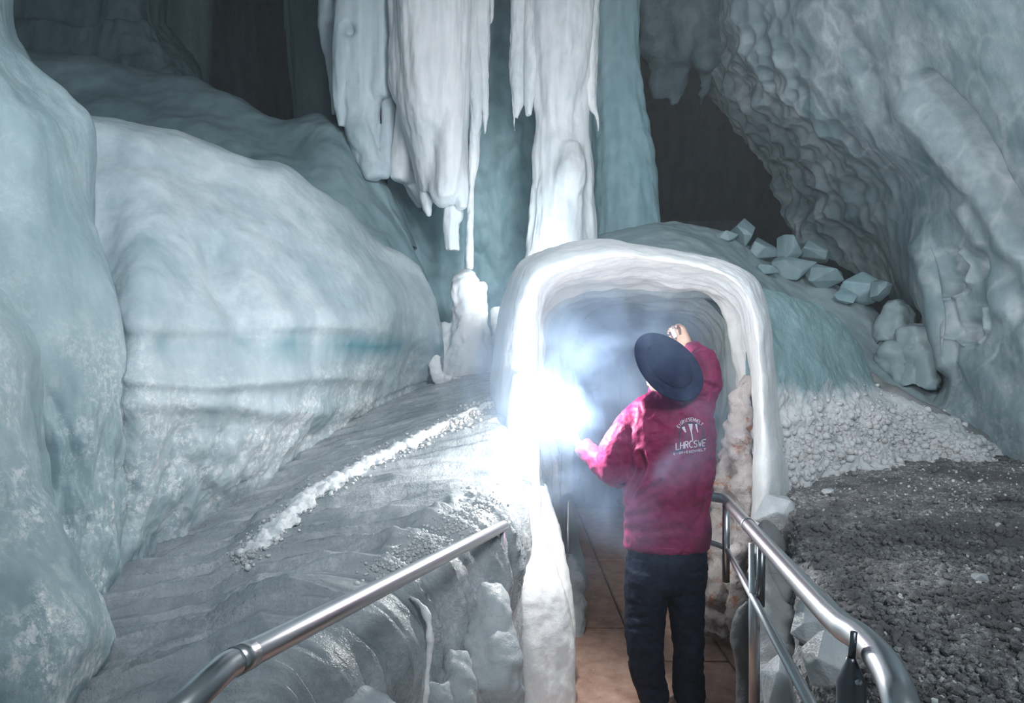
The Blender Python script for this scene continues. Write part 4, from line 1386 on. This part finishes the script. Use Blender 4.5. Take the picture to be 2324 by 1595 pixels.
def hand(bm, wrist, direction, palm_n, curl, scale=1.0, thumb_side=1):
    """palm, four unequal curled fingers and a thumb from the side of the palm"""
    d = direction.normalized()
    n = palm_n.normalized()
    n = (n - d * n.dot(d)).normalized()
    s = d.cross(n) * thumb_side
    L = .095 * scale
    add_tube(bm, [wrist, wrist + d * .03, wrist + d * L], [(.026, .019), (.036, .017), (.042, .015)], 14, ref=n, sub=2)
    for k, (off, ln) in enumerate(((.031, .072), (.0105, .082), (-.0105, .076), (-.031, .06))):
        p0 = wrist + d * (L * .8) + s * off
        p = p0 + d * (L * .2)
        pts = [p0, p]
        ang = 0
        for m_, part in enumerate((.45, .32, .25)):
            ang += curl * (0.9 if m_ else .7)
            p = p + (d * math.cos(ang) + n * math.sin(ang)) * (ln * part * scale)
            pts.append(p)
        add_tube(bm, pts, [.0095, .0095, .009, .0082, .0072], 10, sub=1)
    p0 = wrist + d * .025 + s * .022
    pts = [p0, p0 + d * .03 + s * .026 + n * .008, p0 + d * .058 + s * .030 + n * .024, p0 + d * .075 + s * .018 + n * .04]
    add_tube(bm, pts, [.013, .0115, .0105, .009], 10, sub=1)


# joints
L_sh, R_sh = Q(1447, 952, .02), Q(1588, 935, .02)
L_el, L_wr = Q(1392, 1075, .02), Q(1318, 1012, .17)
R_el, R_wr = Q(1595, 818, .06), Q(1563, 785, .26)
fd = (FLARE - L_wr)
L_dir = (Q(1290, 985, .19) - L_wr).normalized()
R_dir = (Q(1542, 748, .30) - R_wr).normalized()
neck0, neck1 = Q(1512, 915, .03), head_c + Vector((0, 0, -.06))

bm = bmesh.new()
add_ball(bm, head_c, (.078, .098, .112), 4)
add_ball(bm, head_c + Vector((-.01, .035, -.06)), (.058, .062, .062), 3)
add_ball(bm, head_c + Vector((-.012, .104, -.005)), (.014, .022, .022), 2)      # nose
add_ball(bm, head_c + Vector((-.012, .093, -.048)), (.026, .014, .010), 2)      # mouth
add_ball(bm, head_c + Vector((-.012, .090, -.092)), (.024, .02, .016), 2)       # chin
for sx in (-1, 1):
    add_ball(bm, head_c + Vector((.079 * sx, .0, -.008)), (.010, .019, .030), 2)
    add_ball(bm, head_c + Vector((.031 * sx - .01, .088, .012)), (.014, .010, .010), 2)
add_tube(bm, [neck0 + Vector((0, 0, -.05)), neck0, neck1], [(.06, .06), (.056, .058), (.054, .058)], 16)
add_tube(bm, [Q(1515, 905), Q(1517, 960), Q(1515, 1080), Q(1512, 1200), Q(1512, 1290)],
         [(.09, .07), (.17, .095), (.165, .11), (.15, .105), (.15, .10)], 20)
add_tube(bm, [Q(1500, 930), L_sh, L_el, L_wr], [.05, .048, .036, .026], 14, sub=3)
add_tube(bm, [Q(1530, 930), R_sh, R_el, R_wr], [.05, .045, .030, .024], 14, sub=3)
for hp, kn, an in ((Q(1468, 1280), Q(1468, 1440, -.03), Q(1482, 1572)), (Q(1558, 1280), Q(1562, 1440, -.02), Q(1566, 1572))):
    add_tube(bm, [hp, kn, an], [.085, .058, .04], 16, sub=4)
    add_tube(bm, [an, an + Vector((0, .0, -.035)), an + Vector((0, .14, -.045))], [.036, .036, .030], 12)
hand(bm, L_wr, L_dir, Vector((.3, -.2, 1)), 1.15, 1.0, 1)
hand(bm, R_wr, R_dir, Vector((-.8, -.2, .3)), 1.0, 1.0, -1)
body = fuse('body', bm, .0042, M['skin'], 2, (), person)

# hair under the brim
bm = bmesh.new()
add_ball(bm, head_c + Vector((0, -.018, .012)), (.084, .09, .112), 4)
fuse('hair', bm, .006, M['hair'], 1, [('f', 40, .004, (1, 1, .4))], person)


# jacket
def jk(X, Y, co, no):
    o = np.zeros(len(X))
    front = np.clip(-no[:, 1] * 1.5 + .2, 0, 1)
    for line, wd, dp in (
        ([(1455, 1030), (1462, 1060), (1440, 1100), (1425, 1130)], 7, .016),
        ([(1415, 1150), (1455, 1122), (1500, 1095)], 7, .012),
        ([(1425, 1175), (1480, 1165)], 7, .008),
        ([(1420, 1200), (1470, 1208), (1540, 1200)], 8, .006),
        ([(1590, 1010), (1580, 1100), (1585, 1180)], 10, .006),
        ([(1560, 905), (1600, 900)], 6, .012),
        ([(1600, 870), (1620, 880)], 5, .010),
    ):
        o -= dp * np.exp(-(seg_dist(X, Y, line) / wd) ** 2) * front
        o += .6 * dp * np.exp(-((seg_dist(X, Y, line) - wd * 1.9) / wd) ** 2) * front
    return o


bm = bmesh.new()
add_tube(bm, [Q(1510, 890, .02), Q(1512, 925, .0), Q(1518, 975, -.01), Q(1520, 1060, -.01), Q(1513, 1150, -.005), Q(1513, 1215, .0), Q(1513, 1240, .0)],
         [(.085, .085), (.178, .115), (.228, .14), (.215, .148), (.208, .142), (.204, .138), (.198, .134)], 28)
for sx in (0,):
    add_tube(bm, [Q(1500, 935, .02), Q(1448, 958, .02), Q(1410, 1005, .02), Q(1400, 1062, .02), Q(1402, 1086, .03)], [.085, .095, .098, .092, .07], 18)
    add_tube(bm, [Q(1408, 1072, .0), Q(1385, 1068, .05), Q(1350, 1040, .11), Q(1322, 1014, .165)], [.07, .064, .052, .042], 18)
    add_tube(bm, [Q(1530, 945, .02), Q(1580, 935, .02), Q(1598, 890, .03), Q(1602, 840, .05), Q(1594, 806, .08)], [.085, .085, .070, .062, .056], 18)
    add_tube(bm, [Q(1594, 812, .07), Q(1585, 800, .13), Q(1572, 793, .20)], [.053, .050, .046], 16)
add_tube(bm, [Q(1505, 905, .02), Q(1504, 880, .03), Q(1504, 868, .035)], [(.085, .085), (.075, .078), (.075, .078)], 20, sub=1)
jacket = fuse('jacket', bm, .0065, M['jacket'], 6, [('f', 6, .022, (1, 1, .8)), ('r', 9, .006, (1, 1, 1.4)), ('f', 28, .0025, ONE)], person, jk)

# hem band and cuffs
bm = bmesh.new()
add_tube(bm, [Q(1513, 1226), Q(1513, 1244)], [(.199, .136), (.190, .130)], 40, sub=1)
fuse('hem', bm, .006, M['jacket'], 3, [('f', 20, .006, (1, 1, .2))], person)


# jeans
def jn(X, Y, co, no):
    o = np.zeros(len(X))
    for line, wd, dp in (
        ([(1430, 1370), (1465, 1378)], 5, .010), ([(1432, 1400), (1455, 1405), (1470, 1398)], 5, .012),
        ([(1430, 1425), (1475, 1425)], 5, .008), ([(1450, 1560), (1490, 1565)], 6, .010), ([(1540, 1550), (1590, 1555)], 6, .010),
        ([(1512, 1250), (1513, 1330)], 4, .012), ([(1550, 1330), (1590, 1300)], 8, .006),
    ):
        o -= dp * np.exp(-(seg_dist(X, Y, line) / wd) ** 2)
    return o


bm = bmesh.new()
add_tube(bm, [Q(1513, 1200), Q(1513, 1260), Q(1513, 1310), Q(1513, 1338)], [(.17, .115), (.196, .13), (.192, .13), (.15, .10)], 24)
add_tube(bm, [Q(1470, 1290), Q(1465, 1360), Q(1464, 1440, -.01), Q(1470, 1520), Q(1480, 1570), Q(1483, 1590)],
         [(.110, .12), (.102, .11), (.090, .096), (.082, .088), (.074, .085), (.070, .085)], 22)
add_tube(bm, [Q(1554, 1290), Q(1558, 1360), Q(1561, 1440, -.01), Q(1563, 1520), Q(1565, 1565), Q(1566, 1588)],
         [(.105, .12), (.088, .11), (.074, .092), (.073, .085), (.074, .085), (.074, .088)], 22)
fuse('jeans', bm, .0065, M['jeans'], 4, [('f', 7, .016, ONE), ('r', 11, .006, (1, 1, 1.5)), ('f', 30, .002, ONE)], person, jn)

for an in (Q(1486, 1574), Q(1566, 1574)):
    bm = bmesh.new()
    f0 = Vector((an.x, an.y, 0))
    add_tube(bm, [f0 + Vector((0, -.06, .045)), f0 + Vector((0, 0, .05)), f0 + Vector((0, .10, .042)), f0 + Vector((0, .19, .032)), f0 + Vector((0, .225, .028))],
             [(.036, .042), (.044, .050), (.048, .040), (.046, .030), (.03, .02)], 18, ref=(0, 0, 1))
    add_tube(bm, [f0 + Vector((0, -.01, .04)), f0 + Vector((0, -.01, .13))], [.046, .044], 18, sub=1)
    bt = fuse('boot', bm, .005, M['boots'], 3, (), person)
    bm = bmesh.new()
    add_tube(bm, [f0 + Vector((0, -.092, .012)), f0 + Vector((0, -.05, .012)), f0 + Vector((0, .09, .012)), f0 + Vector((0, .20, .012)), f0 + Vector((0, .24, .012))],
             [(.02, .011), (.042, .011), (.050, .011), (.048, .011), (.02, .011)], 16, ref=(0, 0, 1))
    so = link('sole', bm_mesh(bm, 'sole'), M['boots'], None)
    so.parent = bt
    so.matrix_parent_inverse = Matrix.Translation(-person.location)

# hat: brim and low crown about the tilted axis
zq = hn.to_track_quat('Z', 'Y').to_matrix().to_4x4()
hm = Matrix.Translation(hat_c) @ zq


def lathe(prof, segs, warp=None):
    bm = bmesh.new()
    rings = []
    for r, z in prof:
        ring = []
        for j in range(segs):
            a = 2 * math.pi * j / segs
            zz = z + (warp(r, a) if warp else 0)
            ring.append(bm.verts.new(hm @ Vector((r * math.cos(a), r * math.sin(a), zz))))
        rings.append(ring)
    for k in range(len(rings) - 1):
        for j in range(segs):
            bm.faces.new((rings[k][j], rings[k][(j + 1) % segs], rings[k + 1][(j + 1) % segs], rings[k + 1][j]))
    bm.faces.new(rings[-1])
    bm.faces.new(list(reversed(rings[0])))
    return bm


wp = lambda r, a: .10 * r * r * math.cos(2 * a + .6)
bm = lathe([(.09, -.014), (.15, -.016), (.188, -.018), (.1925, -.015), (.188, -.011), (.15, -.008), (.105, -.004), (.09, .0)], 64, wp)
brim = link('hat_brim', bm_mesh(bm, 'hat_brim'), M['hat'], person)
bm = lathe([(.130, -.012), (.128, -.004), (.118, .008), (.102, .022), (.085, .032), (.06, .038), (.03, .040), (.004, .040)], 64)
crown = link('hat_crown', bm_mesh(bm, 'hat_crown'), M['hat'], person)

# jacket print (flat badge following the back)
from mathutils.bvhtree import BVHTree
bpy.context.view_layer.update()
dg = bpy.context.evaluated_depsgraph_get()
jme = jacket.data
jb = BVHTree.FromPolygons([tuple(v.co) for v in jme.vertices], [tuple(p.vertices) for p in jme.polygons])
cam_o = Vector((0, 0, CAMZ))


def on_jacket(px, py, lift=.0025):
    d = (P(px, py, 3) - cam_o).normalized()
    hit = jb.ray_cast(cam_o, d)
    if hit[0] is None:
        return P(px, py, DP - .15)
    return hit[0] + hit[1] * lift if hit[1].dot(d) < 0 else hit[0] - hit[1] * lift


def stroke(bm, pts, wpx):
    """a flat ribbon along pixel points, laid on the cloth"""
    L, R = [], []
    pts2 = []
    for (x0, y0), (x1, y1) in zip(pts[:-1], pts[1:]):
        n = max(1, int(math.hypot(x1 - x0, y1 - y0) / 3))
        for k in range(n):
            pts2.append((x0 + (x1 - x0) * k / n, y0 + (y1 - y0) * k / n))
    pts2.append(pts[-1])
    m_ = len(pts2)
    for k, (x, y) in enumerate(pts2):
        xa, ya = pts2[max(k - 1, 0)]
        xb, yb = pts2[min(k + 1, m_ - 1)]
        tx, ty = xb - xa, yb - ya
        l = math.hypot(tx, ty) or 1
        ww = wpx if not isinstance(wpx, tuple) else wpx[0] + (wpx[1] - wpx[0]) * k / (m_ - 1)
        nx, ny = -ty / l * ww / 2, tx / l * ww / 2
        L.append(bm.verts.new(on_jacket(x + nx, y + ny)))
        R.append(bm.verts.new(on_jacket(x - nx, y - ny)))
    for k in range(m_ - 1):
        bm.faces.new((L[k], L[k + 1], R[k + 1], R[k]))


GL = {
    'A': [[(0, 1), (.5, 0), (1, 1)], [(.2, .6), (.8, .6)]], 'E': [[(1, 0), (0, 0), (0, 1), (1, 1)], [(0, .5), (.8, .5)]],
    'I': [[(.5, 0), (.5, 1)]], 'S': [[(1, .1), (.5, 0), (0, .2), (.1, .42), (.9, .58), (1, .8), (.5, 1), (0, .9)]],
    'R': [[(0, 1), (0, 0), (.8, 0), (1, .25), (.8, .5), (0, .5)], [(.5, .5), (1, 1)]], 'N': [[(0, 1), (0, 0), (1, 1), (1, 0)]],
    'W': [[(0, 0), (.25, 1), (.5, .3), (.75, 1), (1, 0)]], 'L': [[(0, 0), (0, 1), (1, 1)]], 'T': [[(0, 0), (1, 0)], [(.5, 0), (.5, 1)]],
    'H': [[(0, 0), (0, 1)], [(1, 0), (1, 1)], [(0, .5), (1, .5)]], 'O': [[(.5, 0), (0, .3), (0, .7), (.5, 1), (1, .7), (1, .3), (.5, 0)]],
    'C': [[(1, .1), (.5, 0), (0, .3), (0, .7), (.5, 1), (1, .9)]], 'F': [[(1, 0), (0, 0), (0, 1)], [(0, .5), (.8, .5)]],
}


def letters(bm, text, place, wpx):
    n = len(text)
    for k, ch in enumerate(text):
        for st in GL.get(ch, []):
            stroke(bm, [place((k + .12 + .72 * u) / n, v) for u, v in st], wpx)


white = bmesh.new()
letters(white, 'EISRIESENWELT', lambda u, v: (1568 + (45 - 8 * v) * math.cos(math.radians(206 + 116 * u)) * .80,
                                             985 + (40 - 8 * v) * math.sin(math.radians(206 + 116 * u)) * .92), 1.3)
letters(white, 'LHRCSWE', lambda u, v: (1533 + 70 * u, 1005 + 15 * v - 9 * u), 2.4)
letters(white, 'EISRIESENWELT', lambda u, v: (1528 + 74 * u, 1027 + 5 * v - 10 * u), 1.2)
for a_, wd in (([(1550, 969), (1556, 981)], (7, 3)), ([(1567, 962), (1568, 980)], (10, 3)), ([(1568, 978), (1572, 1000)], (3.2, 2)), ([(1579, 962), (1583, 981)], (5, 2))):
    stroke(white, a_, wd)
link('logo_lettering', bm_mesh(white, 'logo_lettering'), M['print_white'], person, False)['label'] = 'white lettering and icicle emblem on jacket back'
navy = bmesh.new()
arc = [(1541, 1006), (1541, 984)] + [(1569 + 28 * math.cos(math.radians(a_)), 986 + 28 * math.sin(math.radians(a_)) * .95) for a_ in range(190, 352, 12)] + [(1597, 998)]
stroke(navy, arc, 2.4)
stroke(navy, [(1530, 1025), (1542, 1021), (1552, 1020)], 3)
stroke(navy, [(1588, 1014), (1596, 1013), (1604, 1010)], 3)
link('logo_outline', bm_mesh(navy, 'logo_outline'), M['print_navy'], person, False)

# ------------------------------------------------------------------ the flare in the left hand
fl_o = empty('magnesium_flare', FLARE, 'burning magnesium flare with blinding white flame in the raised left hand', 'flare')
grip = L_wr + L_dir * .085
bm = bmesh.new()
axis = (FLARE - grip).normalized()
add_tube(bm, [grip - axis * .05, grip, FLARE - axis * .02], [.009, .009, .008], 16, sub=1)
link('stick', bm_mesh(bm, 'stick'), M['paper'], fl_o)
bm = bmesh.new()
add_tube(bm, [FLARE - Vector((0, 0, .035)), FLARE, FLARE + Vector((.0, 0, .04)), FLARE + Vector((-.005, 0, .085))], [.014, .026, .02, .004], 18)
fm = fuse('flame', bm, .004, M['flame'], 2, [('f', 40, .016, ONE)], fl_o)
pl = bpy.data.lights.new('flare_light', 'POINT')
pl.energy = 92
pl.color = (0.93, 0.96, 1.0)
pl.shadow_soft_size = .03
po = bpy.data.objects.new('flare_light', pl)
COL.objects.link(po)
po.location = FLARE + Vector((0, -.03, .03))

# small lamp in the raised right hand
bm = bmesh.new()
lq = Q(1529, 752, .27)
add_tube(bm, [lq + Vector((-.012, 0, .02)), lq + Vector((.004, 0, -.012)), lq + Vector((.012, .0, -.03))], [(.012, .008), (.014, .009), (.012, .008)], 14, sub=2)
o = link('small_tube', bm_mesh(bm, 'small_tube'), M['lamp_white'])
tag(o, 'small white tube held in the raised right hand above the hat', 'tube')


# ------------------------------------------------------------------ smoke
def smoke(name, bounds, centre, radius, dens, color, label, scale=3.0, seed=0.0, thr=.42):
    (x0, y0, z0), (x1, y1, z1) = bounds
    bm = bmesh.new()
    bmesh.ops.create_cube(bm, size=1, matrix=Matrix.Translation(((x0 + x1) / 2, (y0 + y1) / 2, (z0 + z1) / 2)) @ Matrix.Diagonal((x1 - x0, y1 - y0, z1 - z0, 1)))
    me = bm_mesh(bm, name)
    m = bpy.data.materials.new(name)
    m.use_nodes = True
    nt = m.node_tree
    nt.nodes.clear()
    out = node(nt, 'ShaderNodeOutputMaterial')
    vs = node(nt, 'ShaderNodeVolumeScatter')
    vs.inputs['Color'].default_value = (*color, 1)
    vs.inputs['Anisotropy'].default_value = 0.1
    nt.links.new(vs.outputs[0], out.inputs['Volume'])
    tc = node(nt, 'ShaderNodeTexCoord').outputs['Object']
    n = node(nt, 'ShaderNodeTexNoise')
    n.inputs['Scale'].default_value = scale
    n.inputs['Detail'].default_value = 3
    n.inputs['Roughness'].default_value = .6
    n.inputs['Distortion'].default_value = 0.6
    nt.links.new(tc, n.inputs['Vector'])
    mr = node(nt, 'ShaderNodeMapRange', interpolation_type='SMOOTHSTEP')
    mr.inputs['From Min'].default_value = thr
    mr.inputs['From Max'].default_value = thr + .26
    nt.links.new(n.outputs['Fac'], mr.inputs['Value'])
    sub = node(nt, 'ShaderNodeVectorMath', operation='SUBTRACT')
    sub.inputs[1].default_value = centre
    nt.links.new(tc, sub.inputs[0])
    div = node(nt, 'ShaderNodeVectorMath', operation='DIVIDE')
    div.inputs[1].default_value = radius
    nt.links.new(sub.outputs[0], div.inputs[0])
    ln = node(nt, 'ShaderNodeVectorMath', operation='LENGTH')
    nt.links.new(div.outputs[0], ln.inputs[0])
    fall = node(nt, 'ShaderNodeMapRange', interpolation_type='SMOOTHSTEP')
    fall.inputs['From Min'].default_value = 1.0
    fall.inputs['From Max'].default_value = 0.25
    nt.links.new(ln.outputs['Value'], fall.inputs['Value'])
    mu = node(nt, 'ShaderNodeMath', operation='MULTIPLY')
    nt.links.new(mr.outputs[0], mu.inputs[0])
    nt.links.new(fall.outputs[0], mu.inputs[1])
    m2 = node(nt, 'ShaderNodeMath', operation='MULTIPLY')
    m2.inputs[1].default_value = dens
    nt.links.new(mu.outputs[0], m2.inputs[0])
    nt.links.new(m2.outputs[0], vs.inputs['Density'])
    o = link(name, me, m, None, False)
    o['kind'] = 'stuff'
    tag(o, label, 'smoke')
    return o


smoke('smoke', ((-.75, 3.05, .25), (1.35, 6.1, 2.45)), (.42, 4.25, 1.42), (1.05, 1.7, 1.15), 1.35, (.45, .65, 1.0),
      'bluish drifting smoke around the flare and in the tunnel entrance')

# thin cold mist filling the cave
bm = bmesh.new()
bmesh.ops.create_cube(bm, size=1, matrix=Matrix.Translation((0, 7.2, 2.5)) @ Matrix.Diagonal((16, 13.5, 9, 1)))
mm = bpy.data.materials.new('mist')
mm.use_nodes = True
mm.node_tree.nodes.clear()
mo = mm.node_tree.nodes.new('ShaderNodeOutputMaterial')
mv = mm.node_tree.nodes.new('ShaderNodeVolumeScatter')
mv.inputs['Color'].default_value = (.88, .95, 1, 1)
mv.inputs['Density'].default_value = 0.006
mm.node_tree.links.new(mv.outputs[0], mo.inputs['Volume'])
o = link('mist', bm_mesh(bm, 'mist'), mm, None, False)
tag(o, 'thin cold mist filling the whole cave', 'mist', kind='stuff')
